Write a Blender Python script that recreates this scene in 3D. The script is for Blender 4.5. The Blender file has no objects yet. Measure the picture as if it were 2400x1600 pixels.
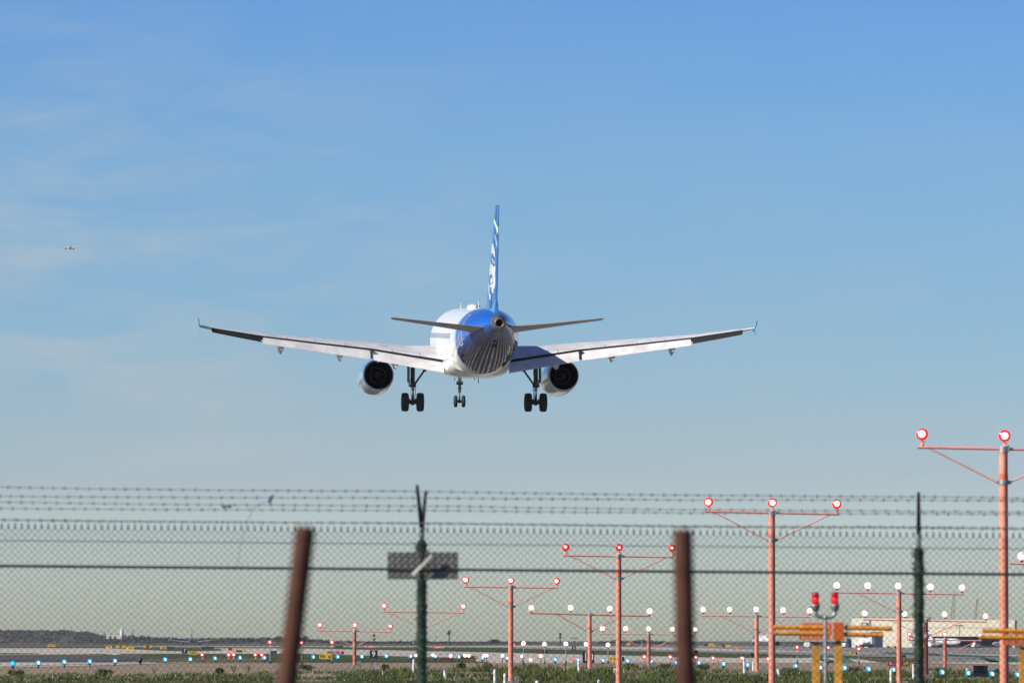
import bpy, math, random
from mathutils import Vector, Matrix, noise as mnoise
random.seed(7)
R = math.radians
scene = bpy.context.scene
C = scene.collection

# ------------------------------------------------------------------ camera, world, sun, exposure
F = 14000.0            # focal length in photograph pixels (2400 wide)
HZ = 1500.0            # horizon row
CAMZ = 1.6
PITCH = math.atan((HZ - 800.0) / F)
cam_d = bpy.data.cameras.new('camera')
cam = bpy.data.objects.new('camera', cam_d); C.objects.link(cam)
cam.location = (0, 0, CAMZ); cam.rotation_euler = (math.pi / 2 + PITCH, 0, 0)
cam_d.sensor_width = 36; cam_d.lens = F / 2400 * 36
cam_d.clip_start = 0.5; cam_d.clip_end = 60000
cam_d.dof.use_dof = True; cam_d.dof.focus_distance = 240; cam_d.dof.aperture_fstop = 4.8
scene.camera = cam

SUN_AZ = 63.0; SUN_EL = 31.0          # azimuth: degrees left of the direction back to the camera
sdir = Vector((-math.sin(R(SUN_AZ)) * math.cos(R(SUN_EL)), -math.cos(R(SUN_AZ)) * math.cos(R(SUN_EL)), math.sin(R(SUN_EL))))
sun_d = bpy.data.lights.new('sun', 'SUN'); sun_d.energy = 5.0; sun_d.angle = R(0.5); sun_d.color = (1.0, 0.94, 0.84)
sun = bpy.data.objects.new('sun', sun_d); C.objects.link(sun)
sun.rotation_euler = (-sdir).to_track_quat('-Z', 'Y').to_euler(); sun.location = (-40, -20, 60)

world = bpy.data.worlds.new('World'); scene.world = world; world.use_nodes = True
nt = world.node_tree; nt.nodes.clear()
def N(t, typ, **kw):
    n = t.nodes.new(typ)
    for k, v in kw.items(): setattr(n, k, v)
    return n
sky = N(nt, 'ShaderNodeTexSky', sky_type='NISHITA', sun_disc=False)
sky.sun_elevation = R(SUN_EL); sky.sun_rotation = math.atan2(sdir.x, sdir.y)
sky.altitude = 0; sky.air_density = 1.0; sky.dust_density = 0.6; sky.ozone_density = 1.5
bg = N(nt, 'ShaderNodeBackground'); bg.inputs['Strength'].default_value = 0.10
wo = N(nt, 'ShaderNodeOutputWorld')
#SKYGRADE
# elevation grade of the sky (clear late-winter blue, upper part darkened to cut fill light) and faint high cirrus
tcw = N(nt, 'ShaderNodeTexCoord'); sepw = N(nt, 'ShaderNodeSeparateXYZ'); nt.links.new(tcw.outputs['Generated'], sepw.inputs[0])
mrw = N(nt, 'ShaderNodeMapRange'); mrw.inputs['From Min'].default_value = 0.0; mrw.inputs['From Max'].default_value = 0.5
nt.links.new(sepw.outputs['Z'], mrw.inputs['Value'])
rw = N(nt, 'ShaderNodeValToRGB'); nt.links.new(mrw.outputs[0], rw.inputs[0])
SKY_GRADE = [(0.0003, (1.060, 1.177, 1.277)), (0.0071, (1.085, 1.243, 1.469)), (0.0143, (1.015, 1.208, 1.554)), (0.0268, (0.819, 1.007, 1.420)), (0.0429, (0.632, 0.901, 1.359)), (0.0571, (0.548, 0.852, 1.348)), (0.0786, (0.471, 0.789, 1.308)), (0.0929, (0.403, 0.734, 1.296)), (0.1068, (0.352, 0.683, 1.287)), (0.22, (.20, .37, .84)), (0.5, (.11, .21, .52))]
SKY_GRADE = [(z_, (.812 * c_[0] * (.93 if .05 < z_ < .12 else 1.18 if z_ < .02 else 1.01), .812 * c_[1] * (1.035 if .03 < z_ < .12 else 1.18 if z_ < .02 else 1.02), .812 * c_[2] * (1.15 if z_ < .02 else 1.04))) for z_, c_ in SKY_GRADE]      # keeps the sky level at the exposure above
el = rw.color_ramp.elements
for i, (z_, c_) in enumerate(SKY_GRADE):
    e_ = el[0] if i == 0 else (el[-1] if i == len(SKY_GRADE) - 1 else el.new(z_ / .5))
    e_.position = z_ / .5; e_.color = (c_[0] / 2, c_[1] / 2, c_[2] / 2, 1)
sc2 = N(nt, 'ShaderNodeVectorMath', operation='SCALE'); sc2.inputs['Scale'].default_value = 2.0; nt.links.new(rw.outputs[0], sc2.inputs[0])
mlt = N(nt, 'ShaderNodeVectorMath', operation='MULTIPLY'); nt.links.new(sky.outputs[0], mlt.inputs[0]); nt.links.new(sc2.outputs[0], mlt.inputs[1])
mp = N(nt, 'ShaderNodeMapping'); mp.inputs['Scale'].default_value = (17, 17, 62); mp.inputs['Rotation'].default_value = (0, R(9), 0); mp.inputs['Location'].default_value = (1.7, 0.3, 2.4)
nt.links.new(tcw.outputs['Generated'], mp.inputs[0])
cn = N(nt, 'ShaderNodeTexNoise'); cn.inputs['Scale'].default_value = 1.6; cn.inputs['Detail'].default_value = 9; cn.inputs['Roughness'].default_value = .6; cn.inputs['Distortion'].default_value = .6
nt.links.new(mp.outputs[0], cn.inputs['Vector'])
cm = N(nt, 'ShaderNodeMapRange'); cm.inputs['From Min'].default_value = .42; cm.inputs['From Max'].default_value = .80; cm.inputs['To Max'].default_value = .85
nt.links.new(cn.outputs['Fac'], cm.inputs['Value'])
cf = N(nt, 'ShaderNodeMapRange'); cf.inputs['From Min'].default_value = .005; cf.inputs['From Max'].default_value = -.075; cf.inputs['To Min'].default_value = .18; nt.links.new(sepw.outputs['X'], cf.inputs['Value'])
cb = N(nt, 'ShaderNodeValToRGB'); nt.links.new(sepw.outputs['Z'], cb.inputs[0])
ce = cb.color_ramp.elements; ce[0].position = .0; ce[0].color = (.3, .3, .3, 1); ce[1].position = .5; ce[1].color = (.2, .2, .2, 1)
for p_, v_ in ((.03, .5), (.052, .9), (.070, 1.0), (.086, .45), (.11, .12)): k_ = ce.new(p_); k_.color = (v_, v_, v_, 1)
cy = N(nt, 'ShaderNodeMath', operation='MULTIPLY'); nt.links.new(cf.outputs[0], cy.inputs[0]); nt.links.new(cb.outputs[0], cy.inputs[1])
cx = N(nt, 'ShaderNodeMath', operation='MULTIPLY'); nt.links.new(cm.outputs[0], cx.inputs[0]); nt.links.new(cy.outputs[0], cx.inputs[1])
cmx = N(nt, 'ShaderNodeMix', data_type='RGBA'); nt.links.new(cx.outputs[0], cmx.inputs['Factor']); nt.links.new(mlt.outputs[0], cmx.inputs['A']); cmx.inputs['B'].default_value = (4.6, 4.9, 5.0, 1)
nt.links.new(cmx.outputs['Result'], bg.inputs[0])
#ENDSKYGRADE
nt.links.new(bg.outputs[0], wo.inputs[0])

scene.render.engine = 'CYCLES'
scene.view_settings.view_transform = 'Standard'; scene.view_settings.look = 'None'
scene.view_settings.exposure = 0.3; scene.view_settings.gamma = 1.0; scene.view_settings.use_curve_mapping = False

# ------------------------------------------------------------------ helpers: ground profile and pixel rays
KN = [(-400, -1.5), (0, -1.5), (150, -1.6), (178, -1.62), (203, -1.47), (230, -1.24), (250, -1.20), (296, -1.237), (340, -1.245), (400, -1.29),
      (500, -1.34), (700, -1.45), (1000, -1.64), (1500, -2.03), (2400, -2.83), (4000, -2.86), (7000, -3.0), (14000, -3.6), (40000, -5.0)]
SW = [(270, 0), (294, .085), (308, .10), (318, -.30), (400, -.33), (434, -.34), (446, 0)]      # low berm and shallow swale, added to hide the reflected lanes
def swx(x): return max(0.0, min(1.0, (58 - abs(x + 1)) / 8))
def plain(d, x=0.0):
    z = KN[-1][1]
    for (a, za), (b, zb) in zip(KN, KN[1:]):
        if d <= b: z = za + (zb - za) * (d - a) / (b - a); break
    if x > 4 and 60 < d < 300:                 # the near bank falls away to the right
        t = min(1, (x - 4) / 12); t = t * t * (3 - 2 * t)
        z -= .21 * t * (min(1, (d - 60) / 80) if d < 236 else max(0, 1 - (d - 236) / 64))
    return CAMZ + z
def ground(d, x=0.0):
    z = plain(d, x)
    if SW[0][0] < d < SW[-1][0]:
        for (a, za), (b, zb) in zip(SW, SW[1:]):
            if d <= b: z += swx(x) * (za + (zb - za) * (d - a) / (b - a)); break
    return z
_DS = [150 * 1.006 ** k for k in range(930)]
def D(y, px=1200):                              # distance at which the plain is seen at (px, y)
    prev = None
    for d in _DS:
        r = HZ + F * (CAMZ - plain(d, (px - 1200) / F * d)) / d
        if r <= y:
            if prev is None: return d
            d0, r0 = prev; return d0 + (d - d0) * (r0 - y) / max(1e-9, r0 - r)
        prev = (d, r)
    return 30000.0
cp, sp = math.cos(PITCH), math.sin(PITCH)
def P(px, py, d):
    u = (px - 1200) / F; v = (800 - py) / F
    v3 = Vector((u, cp - v * sp, sp + v * cp)); v3 *= d / v3.y
    return v3 + Vector((0, 0, CAMZ))
def PX(d): return F / d                       # photograph pixels per metre at distance d

# ------------------------------------------------------------------ materials
MATS = {}
def mat(name, col, rough=0.6, metal=0.0, var=0.12, scale=3.0, coat=0.0, bump=0.0, col2=None, spec=0.5, detail=4):
    if name in MATS: return MATS[name]
    m = bpy.data.materials.new(name); m.use_nodes = True; t = m.node_tree
    b = t.nodes['Principled BSDF']
    b.inputs['Roughness'].default_value = rough; b.inputs['Metallic'].default_value = metal
    b.inputs['Coat Weight'].default_value = coat; b.inputs['Coat Roughness'].default_value = 0.03
    b.inputs['Specular IOR Level'].default_value = spec
    tc = N(t, 'ShaderNodeTexCoord'); nz = N(t, 'ShaderNodeTexNoise')
    nz.inputs['Scale'].default_value = scale; nz.inputs['Detail'].default_value = detail
    t.links.new(tc.outputs['Object'], nz.inputs['Vector'])
    mx = N(t, 'ShaderNodeMix', data_type='RGBA')
    c2 = col2 or tuple(max(0, c * (1 - 2.2 * var)) for c in col)
    mx.inputs['A'].default_value = (*[min(1, c * (1 + var * 0.5)) for c in col], 1) if not col2 else (*col, 1)
    mx.inputs['B'].default_value = (*c2, 1)
    rp = N(t, 'ShaderNodeMapRange'); rp.inputs['From Min'].default_value = 0.35; rp.inputs['From Max'].default_value = 0.68
    t.links.new(nz.outputs['Fac'], rp.inputs['Value']); t.links.new(rp.outputs[0], mx.inputs['Factor'])
    t.links.new(mx.outputs['Result'], b.inputs['Base Color'])
    if bump:
        bp = N(t, 'ShaderNodeBump'); bp.inputs['Strength'].default_value = bump; bp.inputs['Distance'].default_value = 0.02
        t.links.new(nz.outputs['Fac'], bp.inputs['Height']); t.links.new(bp.outputs[0], b.inputs['Normal'])
    MATS[name] = m
    return m
def emit(name, col, strength):
    if name in MATS: return MATS[name]
    m = bpy.data.materials.new(name); m.use_nodes = True; b = m.node_tree.nodes['Principled BSDF']
    b.inputs['Base Color'].default_value = (*[min(.8, c) for c in col], 1); b.inputs['Roughness'].default_value = .2
    b.inputs['Emission Color'].default_value = (*col, 1); b.inputs['Emission Strength'].default_value = strength
    m.cycles.emission_sampling = 'NONE'
    MATS[name] = m
    return m

# ------------------------------------------------------------------ mesh builder
class MB:
    def __init__(s): s.v = []; s.f = []; s.sm = []
    def add(s, vs, fs, smooth=False):
        o = len(s.v); s.v += [Vector(v) for v in vs]; s.f += [tuple(i + o for i in f) for f in fs]; s.sm += [smooth] * len(fs); return s
    def box(s, c, size, rot=None):
        x, y, z = [k / 2 for k in size]
        vs = [Vector((a * x, b * y, e * z)) for e in (-1, 1) for b in (-1, 1) for a in (-1, 1)]
        if rot is not None: vs = [rot @ v for v in vs]
        c = Vector(c)
        return s.add([v + c for v in vs], [(0, 2, 3, 1), (4, 5, 7, 6), (0, 1, 5, 4), (2, 6, 7, 3), (0, 4, 6, 2), (1, 3, 7, 5)])
    def tube(s, p0, p1, r0, r1=None, n=10, cap=True, smooth=True):
        p0, p1 = Vector(p0), Vector(p1); r1 = r0 if r1 is None else r1
        a = (p1 - p0).normalized(); u = a.orthogonal().normalized(); w = a.cross(u)
        vs = []
        for p, r in ((p0, r0), (p1, r1)):
            for k in range(n):
                t = 2 * math.pi * k / n; vs.append(p + (u * math.cos(t) + w * math.sin(t)) * r)
        s.add(vs, [(k, (k + 1) % n, n + (k + 1) % n, n + k) for k in range(n)], smooth)
        if cap: s.add(vs, [tuple(range(n - 1, -1, -1)), tuple(range(n, 2 * n))])
        return s
    def path(s, pts, r, n=8):
        for a, b in zip(pts, pts[1:]): s.tube(a, b, r, r, n)
        return s
    def lathe(s, prof, c=(0, 0, 0), axis='Y', n=32, rot=None, smooth=True):
        c = Vector(c); vs = []
        for (a, r) in prof:
            for k in range(n):
                t = 2 * math.pi * k / n; x, y = r * math.cos(t), r * math.sin(t)
                v = Vector((x, a, y)) if axis == 'Y' else Vector((x, y, a)) if axis == 'Z' else Vector((a, x, y))
                if rot is not None: v = rot @ v
                vs.append(v + c)
        fs = []
        for i in range(len(prof) - 1):
            for k in range(n): fs.append((i * n + k, i * n + (k + 1) % n, (i + 1) * n + (k + 1) % n, (i + 1) * n + k))
        return s.add(vs, fs, smooth)
    def loft(s, secs, smooth=True, cap=True):
        n = len(secs[0]); vs = [v for q in secs for v in q]; fs = []
        for i in range(len(secs) - 1):
            for k in range(n): fs.append((i * n + k, i * n + (k + 1) % n, (i + 1) * n + (k + 1) % n, (i + 1) * n + k))
        s.add(vs, fs, smooth)
        if cap: s.add(vs, [tuple(range(n - 1, -1, -1)), tuple(range((len(secs) - 1) * n, len(secs) * n))])
        return s
    def ball(s, c, r, n=10, m=6):
        if not hasattr(r, '__len__'): r = (r, r, r)
        secs = []
        c = Vector(c)
        for i in range(m + 1):
            t = math.pi * i / m
            secs.append([c + Vector((r[0] * math.sin(t) * math.cos(2 * math.pi * k / n), r[1] * math.sin(t) * math.sin(2 * math.pi * k / n), r[2] * math.cos(t))) for k in range(n)])
        return s.loft(secs, True, False)
    def mesh(s, name, origin=(0, 0, 0)):
        o = Vector(origin); me = bpy.data.meshes.new(name)
        me.from_pydata([v - o for v in s.v], [], s.f)
        me.polygons.foreach_set('use_smooth', s.sm)
        me.update(); return me
def obj(name, mb, m, parent=None, origin=(0, 0, 0)):
    me = mb if isinstance(mb, bpy.types.Mesh) else mb.mesh(name, origin)
    if m is not None and not me.materials: me.materials.append(m)
    o = bpy.data.objects.new(name, me); C.objects.link(o)
    if parent is not None: o.parent = parent
    return o
def tag(o, label=None, cat=None, group=None, kind=None):
    if label: o['label'] = label
    if cat: o['category'] = cat
    if group: o['group'] = group
    if kind: o['kind'] = kind
    return o
def thing(name, label, cat, loc=(0, 0, 0), group=None, rot=(0, 0, 0)):
    o = bpy.data.objects.new(name, None); C.objects.link(o); o.location = loc; o.rotation_euler = rot
    o.empty_display_size = 0.3
    return tag(o, label, cat, group)
def text_mesh(body, size):
    cu = bpy.data.curves.new('lettering', 'FONT'); cu.body = body; cu.size = size; cu.align_x = 'CENTER'; cu.align_y = 'CENTER'; cu.extrude = size * 0.01
    cu.offset = size * 0.012
    o = bpy.data.objects.new('lettering', cu); C.objects.link(o)
    bpy.context.view_layer.update()
    me = bpy.data.meshes.new_from_object(o.evaluated_get(bpy.context.evaluated_depsgraph_get()))
    bpy.data.objects.remove(o); bpy.data.curves.remove(cu)
    me.transform(Matrix.Rotation(math.pi / 2, 4, 'X'))
    return me
ORD = ['first', 'second', 'third', 'fourth', 'fifth', 'sixth', 'seventh', 'eighth', 'ninth', 'tenth', 'eleventh', 'twelfth', 'thirteenth', 'fourteenth',
       'fifteenth', 'sixteenth', 'seventeenth', 'eighteenth', 'nineteenth', 'twentieth']
def ordinal(k):                               # k from 0
    k += 1
    if k <= 20: return ORD[k - 1]
    tens = {2: 'twenty', 3: 'thirty', 4: 'forty'}[k // 10]
    return tens + '-' + ORD[k % 10 - 1] if k % 10 else {30: 'thirtieth', 40: 'fortieth'}[k]
def lerp(a, b, t): return a + (b - a) * t
def interp(x, tab):
    if x <= tab[0][0]: return tab[0][1:]
    for a, b in zip(tab, tab[1:]):
        if x <= b[0]:
            t = (x - a[0]) / (b[0] - a[0]); return tuple(lerp(p, q, t) for p, q in zip(a[1:], b[1:]))
    return tab[-1][1:]

# ------------------------------------------------------------------ ground and paved strips
def ground_mat():
    m = bpy.data.materials.new('dry_field'); m.use_nodes = True; t = m.node_tree; b = t.nodes['Principled BSDF']
    b.inputs['Roughness'].default_value = 0.95; b.inputs['Specular IOR Level'].default_value = 0.1
    tc = N(t, 'ShaderNodeTexCoord'); sep = N(t, 'ShaderNodeSeparateXYZ'); t.links.new(tc.outputs['Object'], sep.inputs[0])
    n1 = N(t, 'ShaderNodeTexNoise'); n1.inputs['Scale'].default_value = 0.06; n1.inputs['Detail'].default_value = 6
    n2 = N(t, 'ShaderNodeTexNoise'); n2.inputs['Scale'].default_value = 1.6; n2.inputs['Detail'].default_value = 5
    n3 = N(t, 'ShaderNodeTexNoise'); n3.inputs['Scale'].default_value = 0.008; n3.inputs['Detail'].default_value = 5
    for n in (n1, n2, n3): t.links.new(tc.outputs['Object'], n.inputs['Vector'])
    def mix(fac, a, bb):
        x = N(t, 'ShaderNodeMix', data_type='RGBA')
        for k, v in (('A', a), ('B', bb)):
            if isinstance(v, tuple): x.inputs[k].default_value = (*v, 1)
            else: t.links.new(v, x.inputs[k])
        t.links.new(fac, x.inputs['Factor']); return x.outputs['Result']
    def ramp(src, a, bb):
        x = N(t, 'ShaderNodeMapRange'); x.inputs['From Min'].default_value = a; x.inputs['From Max'].default_value = bb
        x.clamp = True; t.links.new(src, x.inputs['Value']); return x.outputs[0]
    field = mix(ramp(n1.outputs['Fac'], .4, .62), (.15, .14, .075), (.085, .10, .045))
    field = mix(ramp(n3.outputs['Fac'], .5, .66), field, (.20, .165, .11))
    dirt = mix(ramp(n2.outputs['Fac'], .35, .7), (.37, .285, .20), (.27, .205, .145))
    dirt = mix(ramp(n1.outputs['Fac'], .52, .7), dirt, (.22, .19, .12))
    c = mix(ramp(sep.outputs['Y'], 318, 352), dirt, field)
    turf = mix(ramp(n2.outputs['Fac'], .35, .65), (.10, .10, .04), (.06, .075, .025))
    c = mix(ramp(sep.outputs['Y'], 195, 222), turf, c)
    far = mix(ramp(n3.outputs['Fac'], .4, .6), (.15, .135, .095), (.11, .11, .075))
    c = mix(ramp(sep.outputs['Y'], 1500, 3500), c, far)
    t.links.new(c, b.inputs['Base Color'])
    return m
xs = [-30000, -8000, -3000, -1200, -500, -200, -100, -60, -51, -40, -25, -12, 0, 4, 7, 10, 13, 16, 25, 40, 49, 57, 100, 200, 500, 1200, 3000, 8000, 30000]
ds = sorted(set([k[0] for k in KN + SW] + [40, 80, 120, 165, 190, 215, 240, 270, 320, 370, 450, 600, 850, 1250, 1900, 3000, 5500, 10000, 20000]))
g = MB(); g.add([(x, d, ground(d, x)) for d in ds for x in xs],
                [(i * len(xs) + k, i * len(xs) + k + 1, (i + 1) * len(xs) + k + 1, (i + 1) * len(xs) + k) for i in range(len(ds) - 1) for k in range(len(xs) - 1)])
tag(obj('ground', g, ground_mat()), kind='structure')

def strip(name, tab, m, off):                 # tab: (px, row of near edge, row of far edge)
    cols = []; x = tab[0][0]
    while x < tab[-1][0]: cols.append(x); x += 60
    cols.append(tab[-1][0]); RW = 10 + len(KN) + len(SW); b = MB(); vs = []
    for x in cols:
        y0, y1 = interp(x, tab); d0, d1 = D(y0, x), D(y1, x)
        dl = sorted([d0 * (d1 / d0) ** (j / 10) for j in range(11)] + [min(d1, max(d0, k[0])) for k in KN + SW])
        for d in dl:
            xw = (x - 1200) / F * d; vs.append((xw, d, ground(d, xw) + off))
    fs = [(i * (RW + 1) + j, (i + 1) * (RW + 1) + j, (i + 1) * (RW + 1) + j + 1, i * (RW + 1) + j + 1) for i in range(len(cols) - 1) for j in range(RW)]
    b.add(vs, fs); return tag(obj(name, b, m), kind='structure')
concrete = mat('concrete_pavement', (.62, .55, .46), .85, var=.16, scale=.12, detail=8)
concrete_far = mat('weathered_concrete', (.60, .54, .45), .85, var=.15, scale=.05, detail=8)
asphalt = mat('asphalt_pavement', (.085, .085, .095), .85, var=.2, scale=.1)
asphalt_old = mat('worn_asphalt', (.31, .285, .255), .85, var=.2, scale=.08, detail=8)
green_turf = mat('mown_turf', (.085, .12, .05), .95, var=.25, scale=.05, spec=.1)
green_paint = mat('green_shoulder_paint', (.03, .12, .085), .8, var=.15, scale=.06)
white_paint = mat('white_marking_paint', (.72, .72, .70), .7, var=.12, scale=.4)
strip('taxiway', [(-500, 1566, 1543), (0, 1564, 1543), (300, 1560, 1542), (700, 1552, 1545.3), (1000, 1549, 1546.5), (1060, 1548, 1547.2)], concrete, .02)
strip('runway', [(-500, 1540, 1517.5), (300, 1531, 1518), (700, 1531, 1518.5), (1100, 1541.5, 1527), (1400, 1547, 1534), (1700, 1554, 1541), (2000, 1556, 1541), (2400, 1561, 1552), (2900, 1566, 1555)], concrete_far, .02)
strip('asphalt_edge', [(-500, 1543, 1539.5), (0, 1543, 1540), (300, 1541.7, 1539.6), (420, 1540.5, 1539.6)], asphalt, .035)
strip('asphalt_apron', [(-500, 1534, 1529.5), (0, 1533, 1530), (90, 1532.2, 1531)], asphalt, .05)
strip('turf_strip', [(330, 1540, 1532), (600, 1541, 1531.5), (700, 1544, 1531.5), (1000, 1546, 1540), (1100, 1547.5, 1542), (1400, 1550, 1547.5)], green_turf, .012)
strip('turf_island', [(-500, 1517.3, 1515.5), (250, 1517.8, 1515), (420, 1526, 1517), (520, 1524, 1520)], green_turf, .035)
strip('turf_infield', [(700, 1518, 1514), (1100, 1526.5, 1515.8), (1400, 1533.5, 1524.5), (1700, 1540.5, 1531), (1850, 1540.5, 1534), (1990, 1540, 1537)], green_turf, .012)
strip('far_taxiway', [(300, 1514.5, 1513), (800, 1515, 1513.2), (1100, 1515.5, 1513), (1250, 1516, 1511.5), (1400, 1520, 1513.5), (1700, 1530, 1518), (2000, 1537, 1519), (2400, 1545, 1522), (2900, 1550, 1523)], concrete_far, .02)
strip('runway_asphalt', [(1200, 1519, 1515.5), (1400, 1524.3, 1519.5), (1700, 1529.5, 1525), (2000, 1538, 1530), (2400, 1548, 1538), (2900, 1552, 1541)], asphalt_old, .05)
strip('apron', [(1500, 1512.5, 1511), (1700, 1520, 1511.5), (2000, 1528, 1516.6), (2400, 1534, 1516.6), (2900, 1536, 1516.6)], asphalt_old, .035)
strip('shoulder_paint', [(1855, 1537, 1536.3), (1900, 1540.5, 1537), (1990, 1546.5, 1540.5), (2010, 1545.7, 1544)], green_paint, .08)
strip('shoulder_paint', [(2060, 1530.6, 1530), (2110, 1533, 1529.5), (2400, 1546, 1541), (2600, 1548, 1544)], green_paint, .09)
for tab in ([(-300, 1564, 1563.2), (0, 1562.6, 1561.9), (300, 1558.6, 1558.1), (600, 1552.8, 1552.4)], [(10, 1553.4, 1552.9), (300, 1549.2, 1548.8), (330, 1549, 1548.8)],
            [(30, 1544.9, 1544.1), (55, 1544.7, 1544.1)], [(160, 1524.4, 1523.6), (280, 1535, 1532.5), (282, 1534, 1533)]):
    strip('pavement_marking', tab, white_paint, .045)
# striped lanes under the aircraft, added for the reflection in the tail
lane_dark = mat('added_dark_lane', (.07, .066, .062), .9, var=.3, scale=.5)
lane_light = mat('added_pale_lane', (.46, .44, .41), .9, var=.15, scale=.16, col2=(.24, .23, .22), detail=8)

# ------------------------------------------------------------------ main airliner (local: +y nose, origin on the axis above the main wheels)
def lanes(name, m, pick):
    b = MB(); rows = [319 + 3 * k for k in range(39)]
    for k in range(-26, 26):
        if not pick(k): continue
        x0, x1 = -1 + k * 1.65 + (.06, .5, .2, .35)[k // 2 % 4], -1 + (k + 1) * 1.65 - (.06, .1, .45, .2, .3)[k // 2 % 5]
        n0 = len(b.v); b.add([(x, d, ground(d, -1) + .05) for d in rows for x in (x0, x1)], [(2 * i, 2 * i + 1, 2 * i + 3, 2 * i + 2) for i in range(len(rows) - 1)])
    return tag(obj(name, b, m), kind='structure')
b = MB(); b.add([(x, d, ground(d, -1) + .03) for d in [318.6 + 3 * k for k in range(39)] for x in (-44.5, 42.5)], [(2 * i, 2 * i + 1, 2 * i + 3, 2 * i + 2) for i in range(38)])
tag(obj('added_threshold', b, lane_dark), kind='structure')
lanes('added_threshold_stripes', lane_light, lambda k: k % 2 == 0)

white = mat('white_gloss_paint', (.80, .80, .80), .28, coat=.6, var=.03, scale=.5)
wing_white = mat('pale_grey_wing_paint', (.80, .79, .78), .4, coat=.2, var=.11, scale=1.1, detail=8)
grey_under = mat('grey_tailplane_paint', (.42, .40, .38), .45, coat=.1, var=.12, scale=1.2)
blue = mat('deep_blue_gloss_paint', (.008, .075, .38), .25, coat=1.0, var=.05, scale=.6)
fin_blue = mat('mid_blue_gloss_paint', (.022, .13, .40), .3, coat=.6, var=.08, scale=.5)
pale_blue = mat('pale_blue_paint', (.30, .62, .85), .3, var=.03)
lime = mat('lime_green_paint', (.50, .78, .45), .35, var=.03)
dark = mat('dark_cavity_and_shade', (.012, .012, .014), .7, var=.1)
soot = mat('sooty_nozzle_metal', (.16, .13, .11), .5, .6, var=.3, scale=4)
bare = mat('bare_grey_metal', (.46, .42, .38), .38, .7, var=.12, scale=3)
strut_m = mat('dark_gear_metal', (.06, .06, .07), .5, .3, var=.2, scale=6)
chrome = mat('chromed_oleo', (.62, .62, .64), .2, 1.0, var=.05)
rubber = mat('tyre_rubber', (.018, .017, .02), .75, var=.2, scale=5)
glass = mat('cabin_glass', (.20, .22, .27), .15, var=.05)

air = thing('airliner', 'large white twin-engine airliner with blue tail, landing gear down, about to land', 'airplane')
NOSE = 17.7
def FT(tab):                                   # smooth interpolation of the fuselage table
    out = []
    for i in range(len(tab) - 1):
        p0 = tab[max(0, i - 1)]; p1 = tab[i]; p2 = tab[i + 1]; p3 = tab[min(len(tab) - 1, i + 2)]
        k = max(2, int((p2[0] - p1[0]) / 0.4))
        for j in range(k):
            t = j / k; h = p2[0] - p1[0]; row = [p1[0] + h * t]
            for c in range(1, len(p1)):
                d1 = 0 if i == 0 else (p2[c] - p0[c]) / (p2[0] - p0[0]); d2 = (p3[c] - p1[c]) / (p3[0] - p1[0])
                if abs(p2[c] - p1[c]) < 1e-6: d1 = d2 = 0
                row.append((2*t**3 - 3*t**2 + 1) * p1[c] + (t**3 - 2*t**2 + t) * h * d1 + (-2*t**3 + 3*t**2) * p2[c] + (t**3 - t**2) * h * d2)
            out.append(tuple(row))
    out.append(tuple(tab[-1])); return out
FUS = FT([(0, -.42, -.58, .08), (.25, -.1, -.85, .42), (.7, .2, -1.12, .75), (1.6, .72, -1.45, 1.15), (3, 1.5, -1.78, 1.58), (4.6, 1.97, -1.98, 1.85), (6.8, 2.07, -2.07, 1.975),
          (24, 2.07, -2.07, 1.975), (26, 2.07, -1.93, 1.96), (28, 2.06, -1.55, 1.88), (30, 2.03, -1.08, 1.70), (32, 1.97, -.55, 1.42), (34, 1.86, .05, 1.05), (35.5, 1.72, .47, .74), (36.6, 1.56, .76, .48)])
def fus(y, th, off=0.0):                       # th from the top, positive to the right
    top, bot, hw = interp(NOSE - y, FUS); zc = (top + bot) / 2; hh = (top - bot) / 2
    return Vector(((hw + off) * math.sin(th), y, zc + (hh + off) * math.cos(th)))
b = MB(); NS = 64
b.loft([[fus(NOSE - s[0], 2 * math.pi * k / NS) for k in range(NS)] for s in FUS])
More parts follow.
